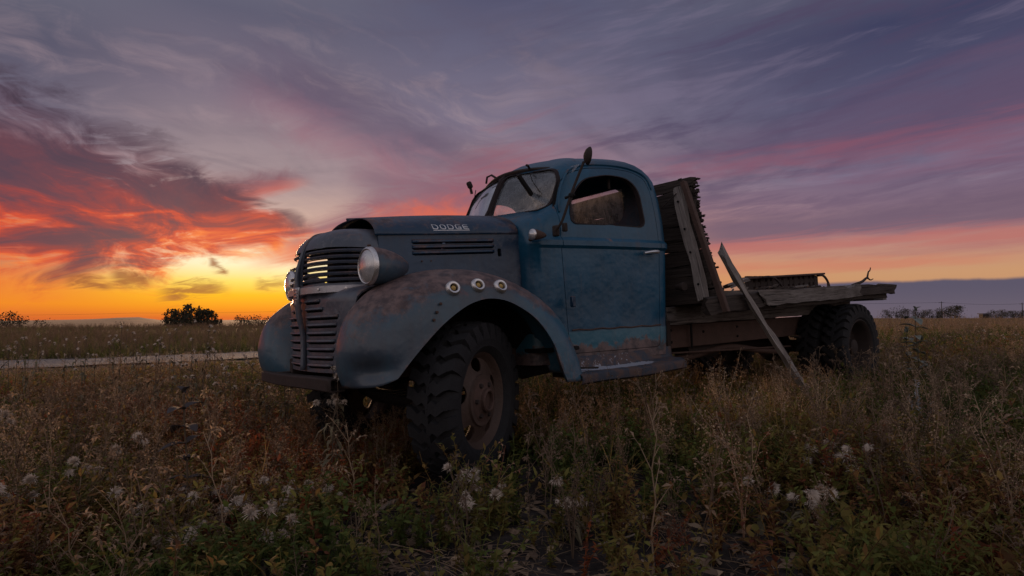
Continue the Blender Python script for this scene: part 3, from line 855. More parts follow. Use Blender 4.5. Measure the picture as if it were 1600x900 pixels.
box('dashboard', (.16, 1.12, .22), (-.86, 0, 1.52), M_black, truck, bevel=.03)
box('cab_floor', (1.28, 1.36, .03), (-1.27, 0, .70), M_black, truck)
box('firewall', (.02, .90, .9), (-.64, 0, 1.12), M_black, truck)
tube('window_post', [(-1.46, .60, 1.96), (-1.46, .60, 1.88)], .012, M_rustdark, truck, 6)

# mirror on its long arm
bm = bmesh.new()
tube_bm(bm, cat_rom([(-.74, .755, 1.50), (-.765, .80, 1.56), (-.83, .845, 1.76), (-.905, .89, 1.955)], 6), .0095, 8)
box_bm(bm, (.035, .05, .075), Matrix.Translation((-.765, .735, 1.50)), .008)
arm = bm_obj('mirror_arm', bm, M_rustdark, truck)
bm = bmesh.new(); tube_bm(bm, [(-.80, .80, 1.715), (-.835, .86, 1.73)], .010, 6); box_bm(bm, (.03, .03, .03), Matrix.Translation((-.818, .84, 1.728)), .006)
bm_obj('mirror_clamp', bm, M_black, arm)
MM = Matrix.Translation((-.935, .905, 1.995)) @ Matrix.Rotation(R(-28), 4, 'Z') @ Matrix.Rotation(R(-6), 4, 'Y')
lathe('mirror', [(0, .030), (.022, .028), (.045, .018), (.060, .002), (.062, -.006), (.056, -.010), (0, -.008)], M_rustdark, truck, 24, MM)

# cowl lamp
CL = Matrix.Translation((-.60, .700, 1.472))
cl = lathe('cowl_lamp', [(.030, .020), (.036, .012), (.036, -.01), (.030, -.045), (.018, -.085), (.006, -.105), (0, -.108)], M_rust, truck, 20, CL)
lathe('lens', [(0, .040), (.016, .036), (.030, .022), (.030, .016)], M_lens, cl, 20, CL)
lathe('bezel', [(.029, .024), (.036, .020), (.038, .012), (.034, .008)], M_chrome, cl, 20, CL)
tube('lamp_bracket', [(-.63, .62, 1.45), (-.62, .70, 1.455)], .014, M_rust, cl, 8)

# ------------------------------------------------------------------ hood
def hood_rows():
    rows = []
    for x in np.linspace(.395, -.622, 12):
        t = (.395 - x) / 1.017
        w = .392 + .105 * t; zs = 1.470 + .047 * t; zt = 1.600 + .078 * t - .012 * math.sin(math.pi * t) * -1
        r_ = []
        for k in range(33):
            a = -1 + 2 * k / 32
            y = w * math.sin(a * math.pi / 2) if True else w * a
            u = abs(y) / w
            z = zs + (zt - zs) * (1 - u ** 2.6) ** (1 / 1.7)
            if u > .999: z = zs
            r_.append((x, y, z))
        r_ = [(x, -w - .001, zs - .012)] + r_ + [(x, w + .001, zs - .012)]
        rows.append(r_)
    return rows
hood = grid('hood', hood_rows(), M_hood, truck)
solidify(hood, .006, 1.0)
tube('hood_hinge', [(.40, 0, 1.612), (.0, 0, 1.655), (-.62, 0, 1.688)], .009, M_hood, hood, 8)
# side panel with long louvres (near side only: the far one is gone)
def hs_y(x, z):
    t = (.395 - x) / 1.017
    return .388 + .108 * t + .05 * max(0, (1.46 - z)) * 1.0
rows_ = [[(x, hs_y(x, z), z) for x in np.linspace(.372, -.628, 26)] for z in np.linspace(1.10, 1.512, 9)]
for r_ in rows_:
    for k, p in enumerate(r_):
        t = k / 25
        if p[2] > 1.45: r_[k] = (p[0], p[1], 1.4625 + (.047 * t) + (p[2] - 1.5125) * .25)
side = grid('hood_side', rows_, M_hood, truck)
solidify(side, .012)
cuts = []
LV = []
for k in range(3):
    zc = 1.422 - .036 * k
    sl = .042
    poly = rounded([(.155, zc - .011), (.155, zc + .011), (-.425, zc + .011 + .025), (-.425, zc - .011 + .025)], .011, 4)
    cuts.append(prism(poly, 'y', .2, .8)); LV.append(zc)
cuts.append(prism(rounded([(-.455, 1.345), (-.455, 1.40), (-.485, 1.40), (-.485, 1.345)], .012, 4), 'y', .2, .8))
boolean(side, cuts)
for zc in LV:
    rows_ = []
    for dz_, dy_ in ((.014, -.018), (.016, .0), (.011, .013), (.003, .015), (-.003, .008)):
        rows_.append([(x, hs_y(x, zc) + dy_ * (1 if .02 < (.155 - x) / .58 < .98 else .1), zc + dz_ + .025 * (.155 - x) / .58) for x in np.linspace(.157, -.427, 24)])
    o = grid('louver', rows_, M_hood, side); solidify(o, .003)
for k in range(9):
    lathe('rivet', [(0, .006), (.005, .004), (.006, 0)], M_rust, side, 8, Matrix.Translation((.10 - .065 * k, hs_y(.1, 1.305) + .01 * k / 9 + .004, 1.305 + .003 * k)) @ Matrix.Rotation(R(90), 4, 'Z'))
far_side = grid('hood_side', [[(x, -hs_y(x, z), z) for x in np.linspace(.22, -.628, 14)] for z in np.linspace(1.10, 1.50, 5)], M_hood, truck); solidify(far_side, .01)
# DODGE lettering in strokes on the hood flank
def letters():
    W_, Hh, tk, d = .034, .028, .0065, .010
    segs = {'D': [(0, 0, 0, 1), (0, 1, .75, 1), (0, 0, .75, 0), (.75, 1, 1, .7), (1, .7, 1, .3), (1, .3, .75, 0)],
            'O': [(.25, 0, .75, 0), (.25, 1, .75, 1), (0, .25, 0, .75), (1, .25, 1, .75), (.25, 0, 0, .25), (0, .75, .25, 1), (.75, 1, 1, .75), (1, .25, .75, 0)],
            'G': [(.2, 0, 1, 0), (.2, 1, 1, 1), (0, .2, 0, .8), (.2, 0, 0, .2), (0, .8, .2, 1), (1, 0, 1, .45), (1, .45, .55, .45)],
            'E': [(.2, 0, 1, 0), (.2, 1, 1, 1), (0, .2, 0, .8), (.2, 0, 0, .2), (0, .8, .2, 1), (0, .5, .95, .5)]}
    def hp(x, z): # a point on the hood skin
        t = (.395 - x) / 1.017; w = .392 + .105 * t; zs = 1.470 + .047 * t; zt = 1.600 + .078 * t
        q = min(1, max(0, (z - zs) / (zt - zs)))
        return w * (1 - q ** 1.7) ** (1 / 2.6)
    x_start, pitch = .008, .0545
    first = None
    for i, ch in enumerate('DODGE'):
        bm = bmesh.new()
        for (a, b, c, e) in segs[ch]:
            P0 = Vector((x_start - pitch * i - a * W_, 0, 1.513 + b * Hh + .0008 * i * 3)); P1 = Vector((x_start - pitch * i - c * W_, 0, 1.513 + e * Hh + .0008 * i * 3))
            P0.y = hp(P0.x, P0.z) + .006; P1.y = hp(P1.x, P1.z) + .006
            M = frame_from(P0, P1, (0, 1, 0)); box_bm(bm, ((P1 - P0).length + tk * .8, tk, d), M, .0015)
        bm_obj('letter', bm, M_letters, hood)
    bm = bmesh.new()
    P0 = Vector((.010, 0, 1.503)); P1 = Vector((-.250, 0, 1.515)); P0.y = hp(P0.x, P0.z) + .004; P1.y = hp(P1.x, P1.z) + .004
    box_bm(bm, ((P1 - P0).length, .0055, .008), frame_from(P0, P1, (0, 1, 0)), .001)
    bm_obj('letter_underline', bm, M_letters, hood)
letters()

# ------------------------------------------------------------------ nose: upper grille shell
NZ = [1.120, 1.15, 1.20, 1.26, 1.32, 1.38, 1.42, 1.455, 1.482, 1.502, 1.516, 1.524]
n_xf = np.interp(NZ, [1.12, 1.168, 1.26, 1.366, 1.42, 1.455, 1.482, 1.502, 1.516, 1.524], [.722, .725, .715, .695, .676, .655, .630, .595, .55, .48])
n_w = np.interp(NZ, [1.12, 1.26, 1.38, 1.42, 1.455, 1.482, 1.502, 1.516, 1.524], [.430, .415, .395, .385, .370, .345, .31, .255, .17])
n_xb = np.interp(NZ, [1.12, 1.48, 1.524], [.33, .33, .33])
def nose_pt(i, a):
    """a in -1..1 from the right rear round the prow to the left rear"""
    xb, xf, w = n_xb[i], n_xf[i], n_w[i]
    u = abs(a)
    th = (1 - u) * math.pi / 2
    # squarish prow: flat sides, broad rounded front
    cx_ = math.copysign(abs(math.sin(th)) ** 0.80, 1); sy_ = abs(math.cos(th)) ** 0.62
    return (xb + (xf - xb) * cx_, math.copysign(w * sy_, a), NZ[i])
rows_ = [[nose_pt(i, a) for a in np.linspace(-1, 1, 61)] for i in range(len(NZ))]
rows_.append([(.33 + .15 * (1 - abs(a)), .10 * a, 1.529) for a in np.linspace(-1, 1, 61)])
nose = grid('grille_shell', rows_, M_nose, truck)
bmx = bmesh.new(); bmx.from_mesh(nose.data); bmesh.ops.recalc_face_normals(bmx, faces=bmx.faces[:])
bmx.faces.ensure_lookup_table()
bmx.to_mesh(nose.data); bmx.free()
solidify(nose, .010, -1.0, False)
# slots of the upper grille on the near side, one wide gap cut on the far side to let sky through
boolean(nose, [prism(rounded([(.36, 1.180), (.36, 1.385), (.026, 1.395), (.026, 1.170)], .02, 4), 'x', .40, 1.0),
               prism(rounded([(.665, 1.172), (.665, 1.392), (.385, 1.382), (.385, 1.180)], .02, 4), 'y', .15, .8),
               prism(rounded([(-.37, 1.180), (-.37, 1.385), (-.045, 1.395), (-.045, 1.170)], .02, 4), 'x', .40, 1.0),
               prism(rounded([(.655, 1.16), (.655, 1.40), (.38, 1.40), (.38, 1.16)], .02, 4), 'y', -.8, -.15)])
def nose_at(z, a, off=0.0):
    i = max(1, min(len(NZ) - 1, int(np.searchsorted(NZ, z)))); t = (z - NZ[i - 1]) / (NZ[i] - NZ[i - 1])
    P = [nose_pt(i - 1, a), nose_pt(i, a)]
    p = [P[0][k] * (1 - t) + P[1][k] * t for k in range(3)]
    q0, q1 = nose_pt(i, max(-1, a - .02)), nose_pt(i, min(1, a + .02))
    nrm = Vector((q1[0] - q0[0], q1[1] - q0[1], 0)).cross(Vector((0, 0, 1))).normalized()
    if nrm.dot(Vector((p[0] - .45, p[1], 0))) < 0: nrm = -nrm
    return Vector(p) + nrm * off
for k in range(6):                                    # six curved louvre bars, each its own
    z = 1.365 - .034 * k
    rows_ = []
    for dz_, off in ((.009, -.022), (.010, -.006), (.004, .003), (-.004, .0), (-.009, -.012)):
        rows_.append([tuple(nose_at(z, a, off) + Vector((0, 0, dz_))) for a in np.linspace(.04, .985, 36)])
    o = grid('grille_bar', rows_, M_nose, nose); solidify(o, .003)
    if k in (0, 2, 4, 5):
        rows_ = [[tuple(nose_at(z, a, off) + Vector((0, 0, dz_))) for a in np.linspace(-.04, -.42 if k != 2 else -.3, 16)] for dz_, off in ((.009, -.022), (.010, -.006), (.004, .003), (-.004, .0), (-.009, -.012))]
        o = grid('grille_bar', rows_, M_nose, nose); solidify(o, .003)
# radiator core and black plates added inside to block sky seen through the slots
box('radiator', (.05, .52, .62), (.30, .02, 1.14), M_black, truck, bevel=.01)
box('grille_block', (.03, .235, .30), (.55, .200, 1.28), M_black, truck, bevel=.004)
box('grille_block', (.025, .02, .26), (.68, 0, 1.28), M_black, truck, bevel=.004)
# bright trim: belt under the upper grille and prow strip
rows_ = []
for z_, off in ((1.118, .002), (1.122, .012), (1.160, .012), (1.165, .002)):
    rows_.append([tuple(nose_at(max(1.12, z_), a, off) + Vector((0, 0, min(0, z_ - 1.12)))) for a in np.linspace(-.80, .86, 50)])
o = grid('grille_belt', rows_, M_alu, truck); solidify(o, .004)
for a in (.30, .62, .84):
    p = nose_at(1.142, a, .013); d = nose_at(1.142, a, .03) - p
    lathe('bolt', [(0, .006), (.008, .005), (.009, 0)], M_chrome, o, 10, Matrix.Translation(p) @ d.to_track_quat('X', 'Z').to_matrix().to_4x4())
bm = bmesh.new()
pts = [(.48, 0, 1.522), (.56, 0, 1.511), (.615, 0, 1.490), (.668, 0, 1.43), (.700, 0, 1.35), (.730, 0, 1.25), (.737, 0, 1.17), (.738, 0, 1.10), (.728, 0, .99), (.708, 0, .89), (.706, 0, .78), (.712, 0, .665)]
wd = [.008, .009, .011, .012, .014, .016, .030, .036, .028, .020, .018, .018]
pp = cat_rom(pts, 4); ww = np.interp(np.linspace(0, len(pts) - 1, len(pp)), range(len(pts)), wd)
rows_ = [[(p[0] - .012, -w_, p[2]), (p[0] + .004, -w_ * .8, p[2]), (p[0] + .010, 0, p[2]), (p[0] + .004, w_ * .8, p[2]), (p[0] - .012, w_, p[2])] for p, w_ in zip(pp, ww)]
bm.free()
o = grid('prow_strip', rows_, M_nose, truck, angle=25); solidify(o, .004)
pl_rows = [[(.744 + .012 * math.cos(a * 1.3) - .012, (.062 - .04 * t) * a, 1.168 - .115 * t) for a in np.linspace(-1, 1, 9)] for t in np.linspace(0, 1, 6)]
q_ = grid('prow_plate', pl_rows, M_alu, truck); solidify(q_, .006)
for k, z in enumerate((1.155, 1.135, 1.115, 1.095)):
    box('badge_bar', (.006, .040 - .004 * k, .007), (.750, .022, z), M_chrome, q_, bevel=.001)

# ------------------------------------------------------------------ lower grille / catwalk
def low_pt(y, z, s=1):
    u = abs(y) / .56
    x = .690 - .105 * u ** 2.2 + .03 * max(0, (z - .9)) * (1 - u)
    return (x, s * abs(y), z)
for s in (1, -1):
    rows_ = []
    for j in range(19):
        t = j / 18
        z = .655 + (1.085 - .655) * t
        wy = .45 + .10 * t ** 1.6
        rows_.append([low_pt(wy * k / 20, z, s) for k in range(21)])
    # roll back over the top to the hood flank
    for (bx, bz) in ((-.02, .028), (-.06, .048), (-.12, .062), (-.20, .072), (-.30, .085)):
        rows_.append([(low_pt(.56 * k / 20, 1.085)[0] + bx * (0.25 + .75 * k / 20), s * (.56 * k / 20), 1.085 + bz) for k in range(21)])
    cat = grid('lower_grille', rows_, M_nose, truck)
    bmx = bmesh.new(); bmx.from_mesh(cat.data); bmesh.ops.recalc_face_normals(bmx, faces=bmx.faces[:])
    if sum((f_.normal.x for f_ in bmx.faces)) < 0: bmesh.ops.reverse_faces(bmx, faces=bmx.faces[:])
    bmx.to_mesh(cat.data); bmx.free()
    solidify(cat, .010)
    slots = []
    for k in range(9):
        z = 1.070 - .0475 * k
        y1 = [.225, .255, .40, .385, .375, .365, .355, .345, .335][k]
        slots.append((z, y1))
    boolean(cat, [prism(rounded([(s * .045, z - .012), (s * .045, z + .012), (s * y1, z + .010), (s * y1, z - .012)], .012, 3), 'x', .3, 1.0) for z, y1 in slots])
    for z, y1 in slots:
        rows_ = []
        for dz_, off in ((.010, -.018), (.019, .000), (.017, .012), (.010, .015), (.004, .008)):
            rows_.append([(low_pt(y, z)[0] + off * min(1, 6 * (y - .04) / .1, 5 * (y1 + .004 - y) / .1 + .1), s * y, z + dz_ - .004) for y in np.linspace(.042, y1 + .003, 14)])
        o = grid('grille_bar', rows_, M_nose, cat); solidify(o, .003)
box('radiator_baffle', (.02, .92, .48), (.50, 0, .88), M_black, truck)

# ------------------------------------------------------------------ front fenders
FC = [  # stations from the front bottom round to the rear bottom; inner, two crown points, shoulder, lip
 [(.600, .455, .612), (.672, .50, .606), (.715, .63, .600), (.712, .78, .602), (.645, .90, .612), (.565, .945, .640)],
 [(.600, .455, .690), (.690, .505, .690), (.748, .63, .695), (.745, .79, .700), (.660, .915, .700), (.520, .955, .690)],
 [(.590, .470, .800), (.685, .525, .815), (.752, .64, .820), (.742, .80, .825), (.628, .925, .820), (.415, .960, .795)],
 [(.575, .510, .940), (.655, .570, .965), (.700, .67, .975), (.672, .81, .975), (.545, .930, .945), (.290, .960, .905)],
 [(.520, .545, 1.065), (.570, .610, 1.090), (.570, .70, 1.095), (.520, .82, 1.085), (.400, .930, 1.040), (.165, .960, .988)],
 [(.355, .440, 1.150), (.380, .560, 1.178), (.375, .69, 1.185), (.335, .81, 1.165), (.250, .928, 1.105), (.060, .960, 1.030)],
 [(.130, .450, 1.175), (.140, .570, 1.224), (.130, .70, 1.232), (.110, .82, 1.205), (.060, .930, 1.130), (-.060, .960, 1.042)],
 [(-.130, .470, 1.155), (-.140, .590, 1.205), (-.150, .72, 1.210), (-.165, .83, 1.178), (-.180, .932, 1.100), (-.200, .960, 1.010)],
 [(-.380, .510, 1.080), (-.410, .620, 1.120), (-.425, .74, 1.118), (-.430, .85, 1.078), (-.410, .936, 1.000), (-.365, .960, .915)],
 [(-.580, .560, .930), (-.630, .660, .960), (-.645, .77, .950), (-.635, .87, .910), (-.585, .940, .840), (-.490, .962, .770)],
 [(-.690, .600, .730), (-.745, .690, .740), (-.755, .79, .735), (-.735, .89, .710), (-.670, .945, .665), (-.550, .962, .620)],
 [(-.760, .620, .545), (-.805, .700, .540), (-.810, .80, .532), (-.790, .90, .520), (-.735, .950, .510), (-.600, .962, .515)],
]
pts = spline_grid(FC, 6, 6)
def dent(p):
    x, y, z = p
    d = math.exp(-(((x - .66) / .10) ** 2 + ((y - .86) / .10) ** 2 + ((z - .69) / .055) ** 2))
    d2 = math.exp(-(((x + .70) / .06) ** 2 + ((z - .58) / .06) ** 2)) * max(0, y - .85) * 6
    w = .006 * math.sin(9 * x + 5 * z) * math.sin(7 * z - 4 * y) * .5
    return (x - .055 * d + w, y - .045 * d - .012 * d2 + w * .6, z + w)
for s, nm in ((1, 'fender'), (-1, 'fender')):
    rows_ = [[((q[0], s * q[1], q[2])) for q in (dent(p) if s == 1 else p for p in r_)] for r_ in pts]
    # rolled lip
    for r_ in rows_:
        a, b = Vector(r_[-2]), Vector(r_[-1]); r_.append(tuple(b + Vector((0, -s * .018, 0)) + (b - a).normalized() * .002))
    fd = grid(nm, rows_, M_fender, truck, angle=50)
    bmx = bmesh.new(); bmx.from_mesh(fd.data); bmesh.ops.recalc_face_normals(bmx, faces=bmx.faces[:])
    if sum(f_.normal.z for f_ in bmx.faces) < 0: bmesh.ops.reverse_faces(bmx, faces=bmx.faces[:])
    bmx.to_mesh(fd.data); bmx.free()
    solidify(fd, .006)
    # inner apron closing the wheel well
    rows_ = []
    for c in cat_rom([r_[0] for r_ in FC], 3): rows_.append([(c[0], s * c[1], c[2]), (c[0] * .9, s * (.40), c[2] - .05), (c[0] * .8, s * .36, min(c[2], .62))])
    grid('fender_apron', rows_, M_black, truck)
    if s == 1: fender_l = fd
# three marker lamps on the near fender
for k, (mx, mz) in enumerate(((.205, 1.103), (.040, 1.118), (-.118, 1.112))):
    best = min(((abs(p[0] - mx) + abs(p[2] - mz), i, j) for i, r_ in enumerate(pts) for j, p in enumerate(r_) if p[1] > .8), key=lambda t: t[0])
    i, j = best[1], best[2]
    p = Vector(pts[i][j]); nrm = (Vector(pts[i + 1][j]) - Vector(pts[i - 1][j])).cross(Vector(pts[i][j + 1]) - Vector(pts[i][j - 1])).normalized()
    if nrm.y < 0: nrm = -nrm
    nrm = (nrm + Vector((.10, .25, 0))).normalized()
    ML = Matrix.Translation(Vector((mx, p.y, mz)) - nrm * .004) @ nrm.to_track_quat('X', 'Z').to_matrix().to_4x4()
    lamp = lathe('marker_lamp', [(.020, .010), (.024, .022), (.033, .024), (.041, .016), (.044, -.004)], M_chrome, fender_l, 24, ML)
    # a part of the truck: lens and socket sit inside the ring
    lamp.parent = truck
    lathe('socket', [(0, .006), (.022, .008)], M_black, lamp, 20, ML)
    lathe('lens', [(0, .021), (.008, .019), (.014, .013), (.015, .004)], M_amber, lamp, 16, ML)
for (rx, rz) in ((.325, .955), (.30, 1.0), (.345, .915)):
    lathe('bolt', [(0, .008), (.007, .006), (.009, -.006)], M_rust, fender_l, 8, Matrix.Translation((rx, .962, rz + .02)) @ Matrix.Rotation(R(75), 4, 'Z'))

# ------------------------------------------------------------------ headlights
def headlight(y, z, x=.560, tilt=0.0):
    M = Matrix.Translation((x, y, z)) @ Matrix.Rotation(tilt, 4, 'Y') @ Matrix.Rotation(R(3) * (1 if y > 0 else -1), 4, 'Z')
    pod = lathe('headlight', [(.100, -.006), (.106, -.020), (.106, -.045), (.099, -.095), (.084, -.150), (.062, -.200), (.034, -.240), (0, -.262)], M_fender, truck, 36, M)
    lathe('bezel', [(.091, .010), (.096, .013), (.104, .008), (.109, -.002), (.109, -.009), (.105, -.012)], M_chrome, pod, 36, M)
    lathe('lens', [(0, .034), (.03, .032), (.06, .025), (.082, .014), (.091, .008)], M_lens, pod, 36, M)
    box('bezel_clip', (.02, .018, .012), M @ Vector((-.01, 0, .115)), M_rust, pod)
    tube('headlight_foot', [(x - .12, y, z - .08), (x - .13, y * .99, z - .16)], [.04, .06], M_fender, pod, 12)
headlight(.640, 1.246)
headlight(-.640, 1.222, .560)

# ------------------------------------------------------------------ bumper
bm = bmesh.new()
rows_ = []
for y in np.linspace(-.70, .56, 22):
    zc = .600 + .012 * math.sin(y * 4) * .4
    x0 = .775 - .02 * (y / .7) ** 2
    rows_.append([(x0 - .085, y, zc + .034), (x0 - .01, y, zc + .037), (x0, y, zc + .029), (x0 + .002, y, zc - .028), (x0 - .012, y, zc - .037), (x0 - .085, y, zc - .034)])
bm.free()
o = grid('bumper', rows_, M_rustdark, truck, angle=30); solidify(o, .008)
for y in (-.42, .42): box('bumper_bracket', (.22, .05, .07), (.62, y, .60), M_rustdark, truck)

# ------------------------------------------------------------------ running board
rows_ = []
xs = np.linspace(-.725, -1.905, 26)
for x in xs:
    t = (x + .725) / -1.18
    dz_ = .004 * math.sin(9 * t) + .012 * t ** 2 - .006
    e = min(1, (1 - t) * 14 + .15)
    rows_.append([(x, .755, .648 + dz_), (x, .757, .590 + dz_), (x, .768, .571 + dz_), (x, .80, .563 + dz_), (x, .88, .560 + dz_), (x, .80 + .145 * e, .556 + dz_), (x, .80 + .162 * e, .548 + dz_), (x, .80 + .165 * e, .530 + dz_), (x, .80 + .162 * e, .500 + dz_), (x, .80 + .15 * e, .488 + dz_)])
def board_mat():
    m, g, p, obj, out = new_mat('running_board_worn')
    ox, oy, oz = comp(g, obj)
    n1 = g.noise(obj, 9, 6, 0.65, .5); n2 = g.noise(obj, 55, 4, .6)
    col = g.mix(g.step(n1, .42, .58), (0.030, 0.040, 0.062, 1), (0.085, 0.055, 0.052, 1))
    pale = g.step(n1 * .6 + n2 * .4 + g.step(oy, .76, .80) * .22 - g.step(oy, .86, .92) * .4 - (1.0 - g.step(oz, .54, .557)) * .5 - g.step((ox + 1.15).abs(), .28, .55) * .25, .56, .62)
    col = g.mix(pale * .85, col, (0.33, 0.36, 0.44, 1))
    g.put(p.inputs['Base Color'], col); p.inputs['Roughness'].default_value = .75
    bump(g, p, n1 + pale * .4 + n2 * .3, .4, .01)
    return m
rb = grid('running_board', rows_, board_mat(), truck, angle=30); solidify(rb, .006)
for x in (-.95, -1.7): box('board_bracket', (.05, .42, .04), (x, .66, .51), M_rustdark, truck)
box('loose_strip', (.03, .17, .012), (-.86, .86, .578), M_rustdark, rb, rot=(0, 0, R(38)))

# ------------------------------------------------------------------ chassis
for s in (1, -1):
    bm = bmesh.new()
    for dz_, hh, wy in ((0, .19, .012),): box_bm(bm, (3.75, .012, .195), Matrix.Translation((-3.90, s * .470, .705)), .003)
    box_bm(bm, (3.75, .07, .010), Matrix.Translation((-3.90, s * .437, .800)), .003)
    box_bm(bm, (3.75, .07, .010), Matrix.Translation((-3.90, s * .437, .610)), .003)
    box_bm(bm, (2.7, .05, .12), Matrix.Translation((-.70, s * .40, .66)), .006)
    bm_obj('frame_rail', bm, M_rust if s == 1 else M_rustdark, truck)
for x in (-2.4, -3.3, -4.3, -5.5): box('cross_member', (.10, .86, .14), (x, 0, .70), M_rustdark, truck)
for (x, z) in ((-2.28, .76), (-2.28, .66), (-2.75, .73), (-3.3, .75), (-3.3, .66)):
    lathe('bolt', [(0, .012), (.010, .010), (.013, 0)], M_black, truck, 8, Matrix.Translation((x, .476, z)) @ Matrix.Rotation(R(90), 4, 'Z'))
tube('drive_shaft', [(-1.2, 0, .62), (WB, 0, .50)], .045, M_rustdark, truck, 12)
tube('rear_axle', [(WB, -.9, .47), (WB, .9, .47)], .07, M_rustdark, truck, 14)
lathe('differential', [(0, -.22), (.12, -.18), (.19, -.05), (.19, .05), (.12, .18), (0, .22)], M_rustdark, truck, 20, Matrix.Translation((WB, 0, .48)))
tube('front_axle', [(0, -.70, .44), (0, -.45, .40), (0, .45, .40), (0, .70, .44)], .05, M_black, truck, 10)
box('engine_block', (.86, .44, .62), (-.12, 0, .90), M_black, truck, bevel=.04)
box('transmission', (.7, .3, .3), (-1.0, 0, .70), M_black, truck, bevel=.05)
for s in (1, -1):
    for k in range(5): box('leaf_spring', (1.1 - .17 * k, .065, .012), (WB, s * .52, .60 - .016 * k), M_rustdark, truck)
    for k in range(4): box('leaf_spring', (.9 - .16 * k, .055, .012), (0, s * .42, .52 - .015 * k), M_black, truck)
tube('exhaust_pipe', cat_rom([(-2.0, .30, .52), (-2.6, .36, .50), (-3.2, .40, .56), (-3.7, .44, .50), (-4.05, .44, .46)], 5), .030, M_rust, truck, 10)
tube('air_tank', [(-2.65, .30, .56), (-3.15, .30, .56)], .085, M_rustdark, truck, 14)
tube('brake_rod', [(-2.3, .46, .565), (-4.3, .47, .50)], .010, M_rust, truck, 6)
box('mud_bracket', (.05, .04, .30), (-2.07, .60, .70), M_rustdark, truck)
tube('frame_strap', [(-2.52, .505, .99), (-2.525, .512, .80), (-2.53, .505, .60)], .011, M_black, truck, 6)
lathe('fuel_cap', [(0, .03), (.032, .028), (.036, .016), (.036, 0), (.022, -.002), (.022, -.06)], M_rustdark, truck, 16, Matrix.Translation((-2.03, .80, 1.115)) @ Matrix.Rotation(R(80), 4, 'Z'))

# ------------------------------------------------------------------ wheels
def tyre_bm(Ro=.462, W=.215, Rr=.285, lugs=22, chevron=True, seed=1):
    rr = random.Random(seed)
    h = W / 2
    prof = [(Rr - .012, -h * .62), (Rr, -h * .80), (Rr + .03, -h * .96), (Rr + .07, -h * 1.04), (Ro - .085, -h * 1.0), (Ro - .062, -h * .93), (Ro - .046, -h * .78), (Ro - .038, -h * .4), (Ro - .036, 0),
            (Ro - .038, h * .4), (Ro - .046, h * .78), (Ro - .062, h * .93), (Ro - .085, h * 1.0), (Ro - .105, h * 1.04), (Rr + .07, h * 1.04), (Rr + .045, h * .985), (Rr + .03, h * .985), (Rr, h * .80), (Rr - .012, h * .62)]
    bm = lathe_bm([(r_, x_) for r_, x_ in prof], 72)
    for side in (-1, 1):
        for k in range(lugs):
            a0 = 2 * math.pi * (k + (.5 if side > 0 else 0)) / lugs
            # a curved bar from the tread centre to the shoulder, hooked
            st = [(-.10, .02), (.30, .05), (.62, .135), (.92, .165), (1.03, .17)]
            if chevron: st = [(-.06, .00), (.20, .075), (.42, .035), (.72, .10), (.96, .12), (1.05, .12)]
            hw = .078 if chevron else .068
            rings = []
            for (u, da) in st:
                xx = side * u * h
                rtop = Ro - (.004 if u < .7 else .012) - (0.045 if u > 1.0 else 0) + rr.uniform(-.002, .001)
                rbot = rtop - (.055 if u < 1 else .05)
                ang = a0 + da * 1.0
                rings.append([(rbot, ang - hw * 1.0, xx), (rtop, ang - hw * .90, xx), (rtop, ang + hw * .90, xx), (rbot, ang + hw * 1.0, xx)])
            vv = [[bm.verts.new((x_, r_ * math.cos(t_), r_ * math.sin(t_))) for r_, t_, x_ in q] for q in rings]
            for a, b in zip(vv, vv[1:]):
                for i in range(3): bm.faces.new((a[i], a[i + 1], b[i + 1], b[i]))
            bm.faces.new(vv[0]); bm.faces.new(vv[-1][::-1])
    for v_ in bm.verts:                       # local X becomes the wheel's outward axis (+Y)
        v_.co = Vector((v_.co.y, v_.co.x, v_.co.z))
    return bm
def swap(bm):
    for v_ in bm.verts: v_.co = Vector((v_.co.y, v_.co.x, v_.co.z))
    return bm

